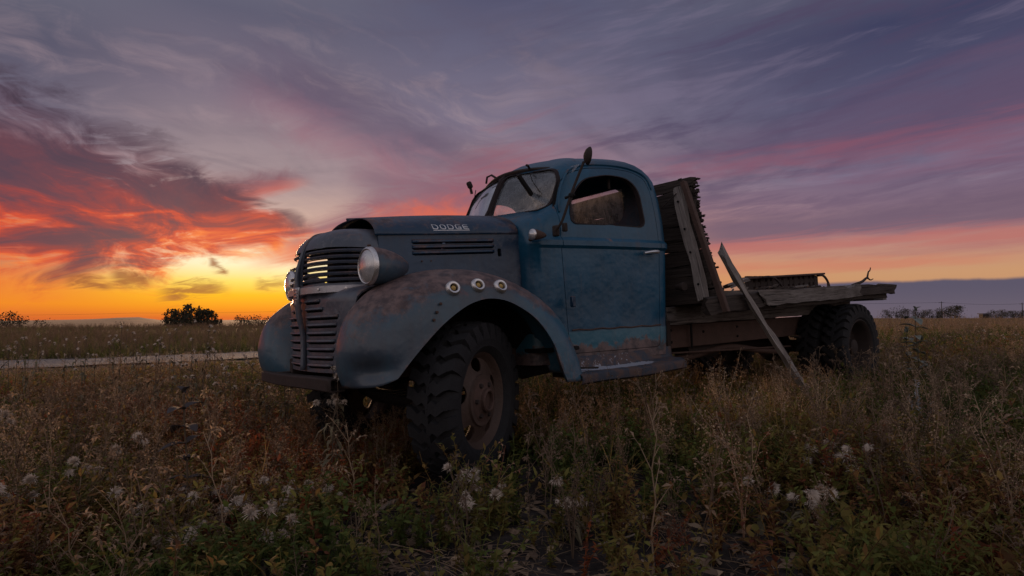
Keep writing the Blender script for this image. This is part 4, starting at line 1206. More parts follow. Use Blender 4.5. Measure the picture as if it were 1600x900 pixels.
def make_wheel(kind, M, detail=True, seed=1):
    """disc wheel (mesh) with tyre, hub, lock ring and nuts as its pieces; outward = local +Y"""
    if kind == 'front':
        prof = [(.275, -.09), (.285, -.085), (.262, -.075), (.262, .050), (.280, .066), (.290, .078), (.293, .090), (.286, .094), (.272, .084), (.262, .068), (.245, .050), (.225, .052), (.20, .060), (.165, .074), (.150, .082), (.145, .094), (.10, .096), (.078, .096), (0.078, .06), (0, .06)]
    else:
        prof = [(.275, -.09), (.285, -.085), (.262, -.075), (.262, .06), (.280, .076), (.291, .088), (.293, .098), (.285, .102), (.270, .088), (.258, .06), (.252, -.02), (.236, -.055), (.20, -.068), (.15, -.075), (.12, -.08), (.10, -.08), (0, -.08)]
    bm = swap(lathe_bm(prof, 48))
    w = bm_obj('wheel', bm, M_rim if kind == 'front' else M_rustdark, truck)  # rear disc in darker steel, standing for the shade of its deep recess
    if kind == 'front':
        cuts = []
        for k in range(5):
            a = 2 * math.pi * k / 5 + R(95)
            oval = []
            for q in range(20):
                t = 2 * math.pi * q / 20
                rr_ = .205 + .040 * math.cos(t); th_ = a + .27 * math.sin(t)
                oval.append((rr_ * math.cos(th_), rr_ * math.sin(th_)))
            cuts.append(prism(oval, 'y', .0, .2))
        bmx = bmesh.new(); bmx.from_mesh(w.data); bmx.free()
        solidify(w, .007, 0.0)
        boolean(w, cuts)
    w.matrix_local = M
    t = bm_obj('tyre', tyre_bm(W=.265 if kind == 'front' else .225, lugs=27 if kind == 'front' else 28, chevron=(kind == 'front'), seed=seed), M_rubber, w, angle=34)
    if kind == 'front':
        bm_obj('hub', swap(lathe_bm([(.125, .088), (.122, .100), (.100, .108), (.080, .110), (.070, .118), (.068, .135), (.058, .142), (.050, .138), (.048, .118), (0, .116)], 32)), M_rust, w)
        for k in range(6):
            a = 2 * math.pi * k / 6 + R(10)
            bmn = swap(lathe_bm([(0, .122), (.013, .120), (.016, .100)], 6))
            for v_ in bmn.verts: v_.co += Vector((.098 * math.cos(a), 0, .098 * math.sin(a)))
            bm_obj('lug_nut', bmn, M_rustdark, w)
    else:
        bm_obj('hub', swap(lathe_bm([(.115, -.08), (.11, -.03), (.085, -.02), (.08, .03), (.06, .04), (0, .042)], 24)), M_rustdark, w)
    return w
def copy_wheel(w, M):
    c = w.copy(); link(c, truck); c.matrix_local = M
    for ch in list(w.children):
        d = ch.copy(); link(d, c)
    return c
T = Matrix.Translation
steer = Matrix.Rotation(R(27), 4, 'Z')
lean = Matrix.Rotation(R(-1.5), 4, 'X')
fw = make_wheel('front', T((0, .740, .462)) @ steer @ lean @ Matrix.Rotation(R(8), 4, 'Y'))
copy_wheel(fw, T((0, -.740, .462)) @ Matrix.Rotation(R(26), 4, 'Z') @ Matrix.Rotation(R(180), 4, 'Z'))
rw = make_wheel('rear', T((WB, .868, .462)) @ Matrix.Rotation(R(20), 4, 'Y'), seed=2)
rw['label'] = 'outer wheel of the rear pair'
copy_wheel(rw, T((WB, .600, .462)) @ Matrix.Rotation(R(180), 4, 'Z') @ Matrix.Rotation(R(3), 4, 'Y'))['label'] = 'inner wheel of the rear pair'
copy_wheel(rw, T((WB, -.868, .462)) @ Matrix.Rotation(R(180), 4, 'Z'))
copy_wheel(rw, T((WB, -.600, .462)))

# ------------------------------------------------------------------ flatbed
def PL(name, p, q, W, Tk, mat, parent=truck, seed=0, up=(0, 0, 1), **kw):
    return plank(name, (Vector(q) - Vector(p)).length, W, Tk, mat, frame_from(p, q, up), parent, seed, **kw)
# sills over the frame rails
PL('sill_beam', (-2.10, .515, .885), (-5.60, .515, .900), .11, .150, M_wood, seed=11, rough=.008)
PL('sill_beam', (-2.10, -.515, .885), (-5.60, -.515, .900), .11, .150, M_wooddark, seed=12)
# cross bearers whose ends show under the deck edge
for k, x in enumerate((-2.32, -2.95, -3.5, -3.98, -4.42, -4.86, -5.28, -5.55)):
    PL('cross_bearer', (x, -.96, .990), (x, .94 + .03 * math.sin(k * 2.1), .985), .11, .075 if x < -2.5 else .05, M_wood if k % 2 else M_wooddark, seed=20 + k, ragged=.04)
# deck boards run lengthways
for k in range(9):
    y = -.93 + .215 * k
    x_end = -5.62 + rnd.uniform(-.06, .10); x_st = -2.24 + rnd.uniform(-.03, .02)
    PL('deck_board', (x_st, y, 1.052 + rnd.uniform(-.004, .008)), (x_end, y, 1.058 + rnd.uniform(-.004, .012)), .20, .042, M_wood if k % 3 else M_wooddark, seed=40 + k, ragged=.10, rough=.007)
# split side rail along the near edge: two lengths lapped, plus the long under-board
PL('side_rail', (-1.93, 1.045, .948), (-3.50, 1.040, 1.030), .13, .050, M_wooddark, seed=61, up=(0, -1, 0), ragged=.12, rough=.012)
PL('side_rail', (-2.62, 1.060, .995), (-4.72, 1.045, 1.052), .120, .055, M_wood, seed=62, up=(0, -1, 0), ragged=.16, rough=.012)
PL('side_rail', (-4.50, 1.040, 1.058), (-5.60, 1.045, 1.068), .105, .060, M_wooddark, seed=63, up=(0, -1, 0), ragged=.10, rough=.012)
PL('side_rail', (-3.00, 1.005, .945), (-5.45, 1.000, 1.005), .06, .05, M_wooddark, seed=64, up=(0, -1, 0), ragged=.05)
PL('side_rail', (-2.1, -1.03, 1.02), (-5.6, -1.03, 1.06), .12, .05, M_wooddark, seed=65, up=(0, -1, 0))
# splinters and chips standing along the deck edge
for k in range(26):
    x = rnd.uniform(-2.5, -5.5); y = rnd.uniform(.2, 1.0); L_ = rnd.uniform(.08, .35)
    a = rnd.uniform(-.35, .35)
    PL('splinter', (x, y, 1.083 + rnd.uniform(0, .01)), (x - L_ * math.cos(a), y + L_ * math.sin(a), 1.088 + rnd.uniform(0, .035)), rnd.uniform(.012, .04), rnd.uniform(.008, .02), M_wood if k % 2 else M_wooddark, seed=300 + k, ragged=.03, rough=.002)

# headboard of stacked boards, rotten at the near end
zb = .985
for k in range(10):
    hgt = [.10, .115, .10, .11, .095, .105, .10, .11, .095, .085][k]
    z = zb + hgt / 2
    ye = .985 - .125 * ((z - 1.09) / .85) + rnd.uniform(-.02, .02)
    PL('headboard_plank', (-2.195, -.96, z), (-2.195 - .01 * rnd.random(), ye, z + rnd.uniform(-.006, .006)), hgt + .006, .05, M_wooddark, seed=80 + k, up=(1, 0, 0), ragged=.04, rough=.008)
    for q in range(4):
        PL('splinter', (-2.20 + rnd.uniform(-.02, .02), ye - .06, z + (q - 1.5) * hgt / 4.5), (-2.21, ye + rnd.uniform(.005, .045), z + (q - 1.5) * hgt / 4.5 + rnd.uniform(-.01, .01)), hgt / 6, .03, M_wooddark, seed=120 + k * 5 + q, up=(1, 0, 0), ragged=.02, rough=.003)
    zb += hgt
PL('headboard_cap', (-2.19, -.7, 1.995), (-2.19, .40, 2.0), .05, .05, M_wooddark, seed=99, ragged=.2)
PL('headboard_post', (-2.13, .93, .985), (-2.135, .725, 1.945), .085, .045, M_woodpale, seed=100, up=(1, 0, 0), ragged=.03)
PL('headboard_post', (-2.13, -.45, 1.0), (-2.135, -.45, 1.97), .085, .045, M_wooddark, seed=101, up=(1, 0, 0))
PL('headboard_post', (-2.13, .25, 1.0), (-2.135, .25, 1.97), .085, .045, M_wooddark, seed=104, up=(1, 0, 0))
bm = bmesh.new(); box_bm(bm, (1.11, .040, .010), frame_from((-2.10, 1.125, .905), (-2.105, .803, 1.965), (1, 0, 0)), .002)
box_bm(bm, (1.11, .010, .035), frame_from((-2.118, 1.143, .905), (-2.123, .821, 1.965), (1, 0, 0)), .002)
bm_obj('headboard_brace', bm, M_rust, truck)
tube('hook', [(-2.12, .80, 1.95), (-2.11, .79, 1.99), (-2.11, .765, 1.985)], .009, M_rustdark, truck, 6)
for k, t in enumerate((.15, .42, .62, .86)):
    lathe('bolt', [(0, .010), (.008, .008), (.010, 0)], M_black, truck, 8, Matrix.Translation((-2.105, .93 - .205 * t, .985 + .96 * t)))
tube('wire_tie', [(-2.08, .50, 1.73), (-2.10, .60, 1.79), (-2.11, .74, 1.88)], .004, M_rustdark, truck, 5)

# ------------------------------------------------------------------ things lying on or against the truck
def thing_plank(name, p, q, W, Tk, mat, label, seed, up=(0, 0, 1), **kw):
    a, b = TRUCK_M @ Vector(p), TRUCK_M @ Vector(q)
    upw = TRUCK_M.to_3x3() @ Vector(up)
    o = plank(name, (b - a).length, W, Tk, mat, frame_from(a, b, upw), None, seed, **kw)
    return tag(o, label, 'plank')
thing_plank('leaning_plank', (-2.115, 1.085, 1.415), (-3.31, 1.20, .02), .070, .034, M_woodpale, 'long weathered plank leaning against the side of the truck bed', 201, (0, 1, 0), ragged=.12, rough=.010, taper=.22, sag=.014)
thing_plank('loose_board', (-2.30, .62, 1.125), (-3.30, .30, 1.118), .13, .03, M_wooddark, 'short dark board lying loose on the truck bed behind the headboard', 202, ragged=.08)
thing_plank('loose_board', (-2.45, .93, 1.10), (-3.15, .70, 1.19), .07, .028, M_wood, 'narrow grey board propped up at its end on the truck bed', 203, ragged=.12)

# slotted steel rail on the bed
rail = empty('slotted_steel_rail'); rail.matrix_world = TRUCK_M @ Matrix.Translation((-4.5, .35, 1.08))
tag(rail, 'long rusty slotted steel rail lying on the truck bed', 'rail')
bm = bmesh.new(); box_bm(bm, (1.66, .16, .022), Matrix.Translation((.02, 0, .175)) @ Matrix.Rotation(R(2.2), 4, 'Y'), .006); bm_obj('top_plate', bm, M_rust, rail)
bm = bmesh.new(); box_bm(bm, (1.55, .03, .05), Matrix.Translation((.05, .0, .105)) @ Matrix.Rotation(R(2.2), 4, 'Y'), .004); box_bm(bm, (1.62, .12, .03), Matrix.Translation((0, 0, .015)), .004); bm_obj('base_bar', bm, M_rustdark, rail)
for k in range(13): box('upright', (.055 if k % 2 else .095, .04, .16), (.72 - .118 * k, 0, .09 + .004 * k * .4), M_rustdark, rail)
tube('bent_bracket', cat_rom([(-.78, 0, .19), (-.92, 0, .19), (-1.02, 0, .13), (-1.08, 0, .03)], 5), .014, M_rust, rail, 8)
tube('bent_bracket', cat_rom([(.25, .12, .03), (.40, .12, .13), (.52, .12, .155), (.66, .12, .15)], 5), .012, M_rustdark, rail, 8)

# dead branch on the tail of the bed
bm = bmesh.new()
tube_bm(bm, cat_rom([(-5.02, .78, 1.085), (-5.25, .76, 1.13), (-5.48, .75, 1.165), (-5.60, .75, 1.205), (-5.66, .75, 1.215)], 4), np.linspace(.020, .012, 17), 7)
tube_bm(bm, cat_rom([(-5.64, .75, 1.21), (-5.665, .75, 1.25), (-5.69, .75, 1.285), (-5.73, .75, 1.30), (-5.755, .75, 1.335)], 4), np.linspace(.012, .006, 17), 6)
tube_bm(bm, cat_rom([(-5.63, .75, 1.212), (-5.70, .74, 1.205), (-5.76, .74, 1.19), (-5.86, .73, 1.205)], 4), np.linspace(.012, .005, 13), 6)
bm.transform(TRUCK_M)
br = bm_obj('dead_branch', bm, M_wooddark)
tag(br, 'bare forked branch lying on the tail end of the truck bed', 'branch')
# hinge pins and stakes standing on the bed edge
for k, (x, hh) in enumerate(((-4.62, .06), (-4.98, .05), (-5.08, .09))):
    tube('stake_pin', [(x, .55, 1.06), (x, .55, 1.08 + hh)], .010, M_rust, truck, 6)

# ================================================================== vegetation
prng = random.Random(77)
def plant_mat(name, stops, rough=.75, trans=.35, per_instance=True, spec=.08):
    """leaf or stalk colour: a spread of real plant colours picked per plant, blotches and shadow-dark leaves on top"""
    m, g, p, obj, out = new_mat(name)
    if per_instance:
        at = g.new('ShaderNodeAttribute'); at.attribute_type = 'INSTANCER'; at.attribute_name = 'tint'
        f = S(g, at.outputs['Fac'])
    else:
        oi = g.new('ShaderNodeObjectInfo'); f = S(g, oi.outputs['Random'])
    geo = g.new('ShaderNodeNewGeometry')
    isl = S(g, geo.outputs['Random Per Island'])
    n = g.noise(obj, 30, 3, .6)
    t = (f + (isl - .5) * .34 + (n - .5) * .12).clamp()
    col = g.ramp(t, [(a, (*c, 1)) for a, c in stops])
    col = g.mix(g.step(isl, .30, .95) * .62, col, (0.018, 0.014, 0.012, 1))  # random leaves painted near black to stand for deep shadow among the weeds
    g.put(p.inputs['Base Color'], col); p.inputs['Roughness'].default_value = rough
    p.inputs['Specular IOR Level'].default_value = spec
    if trans:
        tl = g.new('ShaderNodeBsdfTranslucent'); g.put(tl.inputs[0], col)
        mx = g.new('ShaderNodeMixShader'); mx.inputs[0].default_value = trans
        g.nt.links.new(p.outputs[0], mx.inputs[1]); g.nt.links.new(tl.outputs[0], mx.inputs[2]); g.nt.links.new(mx.outputs[0], out.inputs[0])
    return m
M_leaf = plant_mat('weed_leaves', [(0, (0.080, 0.115, 0.034)), (.20, (0.125, 0.155, 0.042)), (.40, (0.215, 0.190, 0.055)), (.56, (0.290, 0.180, 0.062)), (.70, (0.220, 0.105, 0.055)), (.84, (0.300, 0.085, 0.050)), (1, (0.420, 0.130, 0.045))], trans=.42)
M_dry = plant_mat('dry_stalks', [(0, (0.160, 0.110, 0.082)), (.3, (0.255, 0.180, 0.130)), (.6, (0.400, 0.285, 0.195)), (.85, (0.540, 0.400, 0.270)), (1, (0.360, 0.170, 0.110))], trans=.35)
M_grass = plant_mat('autumn_grass', [(0, (0.095, 0.125, 0.035)), (.3, (0.180, 0.180, 0.060)), (.5, (0.340, 0.250, 0.095)), (.75, (0.500, 0.320, 0.140)), (1, (0.560, 0.240, 0.075))], trans=.40)
M_fluff = simple('thistle_down', (0.56, 0.47, 0.40), .9, 0, .25, 40, 0)
M_stalk = simple('thistle_stalk', (0.100, 0.072, 0.050), .85, 0, .5, 20, .2)
M_thleaf = simple('thistle_leaf', (0.130, 0.110, 0.070), .85, 0, .5, 14, .2)
M_bigleaf = simple('dark_broad_leaf', (0.060, 0.050, 0.052), .88, 0, .5, 16, .3)
M_bigleaf2 = simple('grey_green_broad_leaf', (0.170, 0.185, 0.165), .88, 0, .45, 16, .3)
M_twig = simple('dry_twig', (0.26, 0.205, 0.165), .85, 0, .4, 24, .3)

class PB:
    """plant builder: collects quads and tris"""
    def __init__(self): self.v, self.f = [], []
    def leaf(self, p, d, n, L, W, curl=.2, segs=2):
        d = d.normalized(); s = d.cross(n)
        if s.length < 1e-4: s = d.orthogonal()
        s.normalize(); u = s.cross(d)
        i0 = len(self.v)
        if segs == 1:
            self.v += [p, p + d * L * .5 + s * W * .5 + u * curl * L * .1, p + d * L - u * curl * L * .4, p + d * L * .5 - s * W * .5 + u * curl * L * .1]
            self.f.append((i0, i0 + 1, i0 + 2, i0 + 3))
        else:
            self.v += [p, p + d * L * .35 + s * W * .5 + u * curl * L * .16, p + d * L * .35 - s * W * .5 + u * curl * L * .16, p + d * L * .72 + s * W * .36 - u * curl * L * .02, p + d * L * .72 - s * W * .36 - u * curl * L * .02, p + d * L - u * curl * L * .5]
            self.f += [(i0, i0 + 1, i0 + 2), (i0 + 1, i0 + 3, i0 + 4, i0 + 2), (i0 + 3, i0 + 5, i0 + 4)]
    def stem(self, pts, r0, r1, n=3):
        i0 = len(self.v); m = len(pts)
        for i, p in enumerate(pts):
            d = (pts[min(i + 1, m - 1)] - pts[max(i - 1, 0)]).normalized(); s = d.orthogonal().normalized(); u = d.cross(s)
            r = r0 + (r1 - r0) * i / (m - 1)
            for k in range(n): a = 2 * math.pi * k / n; self.v.append(p + (s * math.cos(a) + u * math.sin(a)) * r)
        for i in range(m - 1):
            for k in range(n): self.f.append((i0 + i * n + k, i0 + i * n + (k + 1) % n, i0 + (i + 1) * n + (k + 1) % n, i0 + (i + 1) * n + k))
    def blade(self, p, az_, L, W, lean, droop, segs=4):
        h = Vector((math.cos(az_), math.sin(az_), 0)); s = Vector((-h.y, h.x, 0))
        i0 = len(self.v)
        for k in range(segs + 1):
            t = k / segs
            q = p + Vector((0, 0, 1)) * L * (t - droop * t * t * t) + h * L * (lean * t + droop * .9 * t * t)
            w = W * (1 - t) ** .7 * .5 if k < segs else 0.0
            if k < segs: self.v += [q - s * w, q + s * w]
            else: self.v.append(q)
        for k in range(segs - 1): self.f.append((i0 + 2 * k, i0 + 2 * k + 1, i0 + 2 * k + 3, i0 + 2 * k + 2))
        self.f.append((i0 + 2 * segs - 2, i0 + 2 * segs - 1, i0 + 2 * segs))
    def puff(self, p, up, R_, n, rr, wfib=.0016, droop=.25):
        """thistle down: many thin hairs bursting from a small cup"""
        for k in range(n):
            tuft = rr.random() < .72                 # most hairs stay together in a silky brush, some stray
            d = up + Vector((rr.gauss(0, 1), rr.gauss(0, 1), rr.gauss(0, 1))) * (.36 if tuft else 1.0)
            d.normalize(); L = R_ * rr.uniform(.7, 1.15) * (1 if tuft else .7)
            s = d.orthogonal().normalized() * wfib * rr.uniform(.7, 1.4)
            mid = p + d * L * .5
            tip = p + d * L - Vector((0, 0, 1)) * droop * L * (.25 + .5 * rr.random()) + Vector((rr.uniform(-.16, .16), rr.uniform(-.16, .16), 0)) * L
            i0 = len(self.v); self.v += [p + s * .5, mid + s, tip, mid - s]; self.f.append((i0, i0 + 1, i0 + 2, i0 + 3))
    def me(self, name, mat):
        me = bpy.data.meshes.new(name); me.from_pydata([tuple(v) for v in self.v], [], self.f); me.materials.append(mat); me.update(); return me

def up_path(rr, H, wig=.1, n=5, lean=None):
    lx, ly = lean if lean else (rr.uniform(-.15, .15), rr.uniform(-.15, .15))
    return [Vector((lx * H * t * t + rr.uniform(-wig, wig) * H * .12 * t, ly * H * t * t + rr.uniform(-wig, wig) * H * .12 * t, H * t)) for t in np.linspace(0, 1, n)]

def weed_leafy(seed):      # bushy low weed with many small leaves
    rr = random.Random(seed); b = PB()
    for s_ in range(rr.randint(4, 7)):
        a = rr.uniform(0, 6.28); H = rr.uniform(.14, .34); ln = rr.uniform(.15, .7)
        P = up_path(rr, H, .5, 6, (math.cos(a) * ln, math.sin(a) * ln))
        b.stem(P, .0022, .001)
        for k in range(rr.randint(14, 22)):
            t = rr.uniform(.12, 1) * (len(P) - 1); i = min(int(t), len(P) - 2); q = P[i].lerp(P[i + 1], t - i)
            d = Vector((rr.gauss(0, 1), rr.gauss(0, 1), rr.uniform(-.3, .9)))
            b.leaf(q, d, Vector((rr.uniform(-.4, .4), rr.uniform(-.4, .4), 1)), rr.uniform(.018, .045), rr.uniform(.008, .020), rr.uniform(.1, .6), 2 if rr.random() < .5 else 1)
    return b.me('leafy_weed', M_leaf)
def weed_broad(seed):      # low rosette of rounder leaves
    rr = random.Random(seed); b = PB()
    for k in range(rr.randint(12, 20)):
        a = rr.uniform(0, 6.28); el_ = rr.uniform(.1, 1.1); L = rr.uniform(.05, .12)
        d = Vector((math.cos(a) * math.cos(el_), math.sin(a) * math.cos(el_), math.sin(el_)))
        q = Vector((rr.uniform(-.05, .05), rr.uniform(-.05, .05), rr.uniform(0, .10)))
        b.stem([q * .3, q + d * .02, q + d * .05], .0018, .001)
        b.leaf(q + d * .05, d, Vector((0, 0, 1)) + d * .3, L, L * rr.uniform(.4, .62), rr.uniform(.2, .9))
    return b.me('broad_weed', M_leaf)
def weed_spike(seed):      # dry pigweed / kochia: brown plumes of tiny seeds
    rr = random.Random(seed); b = PB()
    H = rr.uniform(.36, .66)
    for s_ in range(rr.randint(3, 6)):
        a = rr.uniform(0, 6.28); ln = rr.uniform(.02, .32); h_ = H * rr.uniform(.6, 1)
        P = up_path(rr, h_, .35, 7, (math.cos(a) * ln, math.sin(a) * ln))
        b.stem(P, .0028, .0010)
        for k in range(rr.randint(50, 75)):
            t = (.30 + .70 * rr.random()); tt = t * (len(P) - 1); i = min(int(tt), len(P) - 2); q = P[i].lerp(P[i + 1], tt - i)
            w = .030 * (1.15 - t) + .006
            q = q + Vector((rr.gauss(0, 1) * w, rr.gauss(0, 1) * w, rr.uniform(-.01, .01)))
            d = Vector((rr.gauss(0, 1), rr.gauss(0, 1), rr.uniform(.2, 1.4)))
            b.leaf(q, d, Vector((rr.uniform(-1, 1), rr.uniform(-1, 1), 1)), rr.uniform(.007, .017), rr.uniform(.005, .010), .3, 1)
    return b.me('dry_spike', M_dry)
def weed_branchy(seed):    # bare branching dry stems with a few curled leaves
    rr = random.Random(seed); b = PB()
    H = rr.uniform(.30, .55); P = up_path(rr, H, .4, 7); b.stem(P, .0035, .0015)
    for k in range(rr.randint(8, 14)):
        t = rr.uniform(.2, .95) * 6; i = min(int(t), 5); q = P[i].lerp(P[i + 1], t - i)
        a = rr.uniform(0, 6.28); L = rr.uniform(.05, .18)
        d = Vector((math.cos(a), math.sin(a), rr.uniform(.5, 1.6))).normalized()
        Q = [q, q + d * L * .5 + Vector((0, 0, .01)), q + d * L]
        b.stem(Q, .0016, .0008)
        for j in range(rr.randint(4, 9)):
            b.leaf(Q[1].lerp(Q[2], rr.random()), Vector((rr.gauss(0, 1), rr.gauss(0, 1), rr.uniform(-.8, .8))), Vector((rr.uniform(-1, 1), 0, 1)), rr.uniform(.010, .032), rr.uniform(.005, .012), .8, 1)
    return b.me('branchy_weed', M_dry)
def grass_tuft(seed):
    rr = random.Random(seed); b = PB()
    for k in range(rr.randint(16, 28)):
        b.blade(Vector((rr.gauss(0, .03), rr.gauss(0, .03), 0)), rr.uniform(0, 6.28), rr.uniform(.16, .48), rr.uniform(.0035, .008), rr.uniform(.05, .5), rr.uniform(.05, .65))
    return b.me('grass_tuft', M_grass)
def litter(seed):          # fallen straw and leaf scraps
    rr = random.Random(seed); b = PB()
    for k in range(16):
        a = rr.uniform(0, 6.28); L = rr.uniform(.04, .18); p = Vector((rr.uniform(-.14, .14), rr.uniform(-.14, .14), rr.uniform(.003, .03)))
        d = Vector((math.cos(a), math.sin(a), rr.uniform(-.08, .16)))
        if rr.random() < .6: b.stem([p, p + d * L * .5 + Vector((0, 0, .006)), p + d * L], .0016, .0009)
        else: b.leaf(p, d, Vector((rr.uniform(-.5, .5), rr.uniform(-.5, .5), 1)), L * .5, L * .2, rr.uniform(.2, 1.2))
    return b.me('litter', M_dry)

def scatter(name, label, protos, P, rot, scl, tint):
    """one ground-cover object: points carrying copies of a few small plants"""
    me = bpy.data.meshes.new(name)
    idx = np.array([prng.randrange(len(protos)) for _ in range(len(P))], dtype=np.int32)
    me.vertices.add(len(P)); me.vertices.foreach_set('co', np.asarray(P, np.float32).ravel())
    for nm, ty, arr in (('rot', 'FLOAT_VECTOR', rot), ('scl', 'FLOAT', scl), ('tint', 'FLOAT', tint), ('idx', 'INT', idx)):
        at = me.attributes.new(nm, ty, 'POINT')
        at.data.foreach_set('vector' if ty == 'FLOAT_VECTOR' else 'value', np.asarray(arr, np.int32 if ty == 'INT' else np.float32).ravel())
    o = link(bpy.data.objects.new(name, me))
    tag(o, label, kind='stuff')
    ng = bpy.data.node_groups.new(name, 'GeometryNodeTree')
    ng.interface.new_socket('Geometry', in_out='INPUT', socket_type='NodeSocketGeometry')
    ng.interface.new_socket('Geometry', in_out='OUTPUT', socket_type='NodeSocketGeometry')
    gi, go = ng.nodes.new('NodeGroupInput'), ng.nodes.new('NodeGroupOutput')
    iop = ng.nodes.new('GeometryNodeInstanceOnPoints'); join = ng.nodes.new('GeometryNodeJoinGeometry')
    for mm in protos:
        po = bpy.data.objects.new('source', mm)
        oi = ng.nodes.new('GeometryNodeObjectInfo'); oi.inputs['Object'].default_value = po
        g2i = ng.nodes.new('GeometryNodeGeometryToInstance')
        ng.links.new(oi.outputs['Geometry'], g2i.inputs[0]); ng.links.new(g2i.outputs[0], join.inputs[0])
    def attr(nm, ty):
        n_ = ng.nodes.new('GeometryNodeInputNamedAttribute'); n_.data_type = ty; n_.inputs[0].default_value = nm; return n_.outputs[0]
    ng.links.new(gi.outputs[0], iop.inputs['Points']); ng.links.new(join.outputs[0], iop.inputs['Instance'])
    iop.inputs['Pick Instance'].default_value = True
    ng.links.new(attr('idx', 'INT'), iop.inputs['Instance Index'])
    ng.links.new(attr('rot', 'FLOAT_VECTOR'), iop.inputs['Rotation']); ng.links.new(attr('scl', 'FLOAT'), iop.inputs['Scale'])
    ng.links.new(iop.outputs[0], go.inputs[0])
    md = o.modifiers.new('scatter', 'NODES'); md.node_group = ng
    return o

nrs = np.random.RandomState(4)
def vnoise(X, Y, s, seed=0):
    """cheap smooth value noise"""
    r_ = np.random.RandomState(seed).rand(64, 64)
    x, y = np.asarray(X) * s + 31.7, np.asarray(Y) * s + 12.3
    i, j = np.floor(x).astype(int), np.floor(y).astype(int); fx, fy = x - i, y - j
    fx, fy = fx * fx * (3 - 2 * fx), fy * fy * (3 - 2 * fy)
    q = lambda a, b: r_[a % 64, b % 64]
    return (q(i, j) * (1 - fx) + q(i + 1, j) * fx) * (1 - fy) + (q(i, j + 1) * (1 - fx) + q(i + 1, j + 1) * fx) * fy
TRUCK_INV = TRUCK_M.inverted()
def to_truck(X, Y):
    dx_, dy_ = X - TRUCK_O.x, Y - TRUCK_O.y
    return dx_ * -math.sin(TH) - dy_ * math.cos(TH), dx_ * math.cos(TH) - dy_ * math.sin(TH)
def bare(X, Y):
    """0..1, how bare the soil is: trodden patches in front of the truck"""
    b_ = np.zeros_like(X)
    for (cx_, cy_, rx, ry) in ((-.42, 2.95, .70, .50), (.45, 2.75, .75, .45), (-.15, 3.5, .45, .35), (.95, 3.2, .5, .4), (-.70, 2.5, .45, .35), (1.3, 2.6, .4, .3), (-.10, 2.25, .75, .55), (.75, 2.3, .5, .4)):
        b_ = np.maximum(b_, np.exp(-(((X - cx_) / rx) ** 2 + ((Y - cy_) / ry) ** 2)))
    return b_
def wedge(n, d0, d1, half=1.32):
    """random points in the viewed wedge and a good margin to its sides"""
    n = int(n * half / .98)
    d = np.sqrt(nrs.uniform(d0 * d0, d1 * d1, n))
    a = nrs.uniform(-half, half, n)
    return d * a, d
def keep(X, Y, pl_h=.35):
    tx, ty = to_truck(X, Y)
    ok = np.ones(len(X), bool)
    for wx, wy, rx, ry in ((0, .75, .42, .30), (0, -.75, .42, .25), (WB, .74, .42, .34), (WB, -.74, .42, .34)):
        ok &= ~((np.abs(tx - wx) < rx) & (np.abs(ty - wy) < ry))
    ok &= np.abs(road_s(X, Y)) > ROAD_HW - .15
    return ok
def put(name, label, protos, X, Y, s0, s1, tint, low_under=True, tilt=.18):
    k = keep(X, Y); X, Y, tint = X[k], Y[k], tint[k]
    n = len(X)
    tx, ty = to_truck(X, Y)
    s = nrs.uniform(s0, s1, n)
    under = (tx < .85) & (tx > -5.75) & (np.abs(ty) < 1.02)
    s = np.where(under, np.minimum(s, .75), s)
    # the verge towards the road is mown down to short growth
    verge = sstep(-10.5, -4.0, road_s(X, Y)) * (road_s(X, Y) < 0) * sstep(.25, -.15, X / Y)
    s = s * (1 - .80 * verge)
    s = s * (1 - .55 * sstep(12, 40, Y) * sstep(.1, .5, X / Y))
    P = np.stack([X, Y, gz(X, Y) - .012], 1)
    rot = np.stack([nrs.normal(0, tilt, n), nrs.normal(0, tilt, n), nrs.uniform(0, 6.283, n)], 1)
    return scatter(name, label, protos, P, rot, s, tint)

LEAFY = [weed_leafy(i) for i in range(9)]; BROAD = [weed_broad(50 + i) for i in range(6)]
SPIKE = [weed_spike(100 + i) for i in range(8)]; BRANCH = [weed_branchy(150 + i) for i in range(7)]
TUFT = [grass_tuft(200 + i) for i in range(8)]; LITTER = [litter(250 + i) for i in range(5)]
def thin(X, Y, prob):
    k = nrs.rand(len(X)) < prob; return X[k], Y[k]
def tint_leaf(X, Y):
    """greens to the right, rust and red in drifts to the left, as the weeds grow"""
    n1, n2 = vnoise(X, Y, .8, 1), vnoise(X, Y, 2.6, 2)
    left = 1 - sstep(-1.6, .4, X / np.maximum(Y, 1) * 3)
    t = -.04 + .62 * n1 + .34 * (n2 - .4) + .10 * left
    red = np.exp(-(((X + 1.35) / .55) ** 2 + ((Y - 3.9) / .9) ** 2)) + .8 * np.exp(-(((X + 3.4) / 1.3) ** 2 + ((Y - 5.6) / 1.0) ** 2))
    t = t - .30 * np.exp(-(((X - 1.2) / 1.0) ** 2 + ((Y - 6.6) / 1.6) ** 2))
    return np.clip(t + .55 * red * (nrs.rand(len(X)) < .75) + nrs.normal(0, .09, len(X)) + .35 * (nrs.rand(len(X)) < .05), 0, 1)
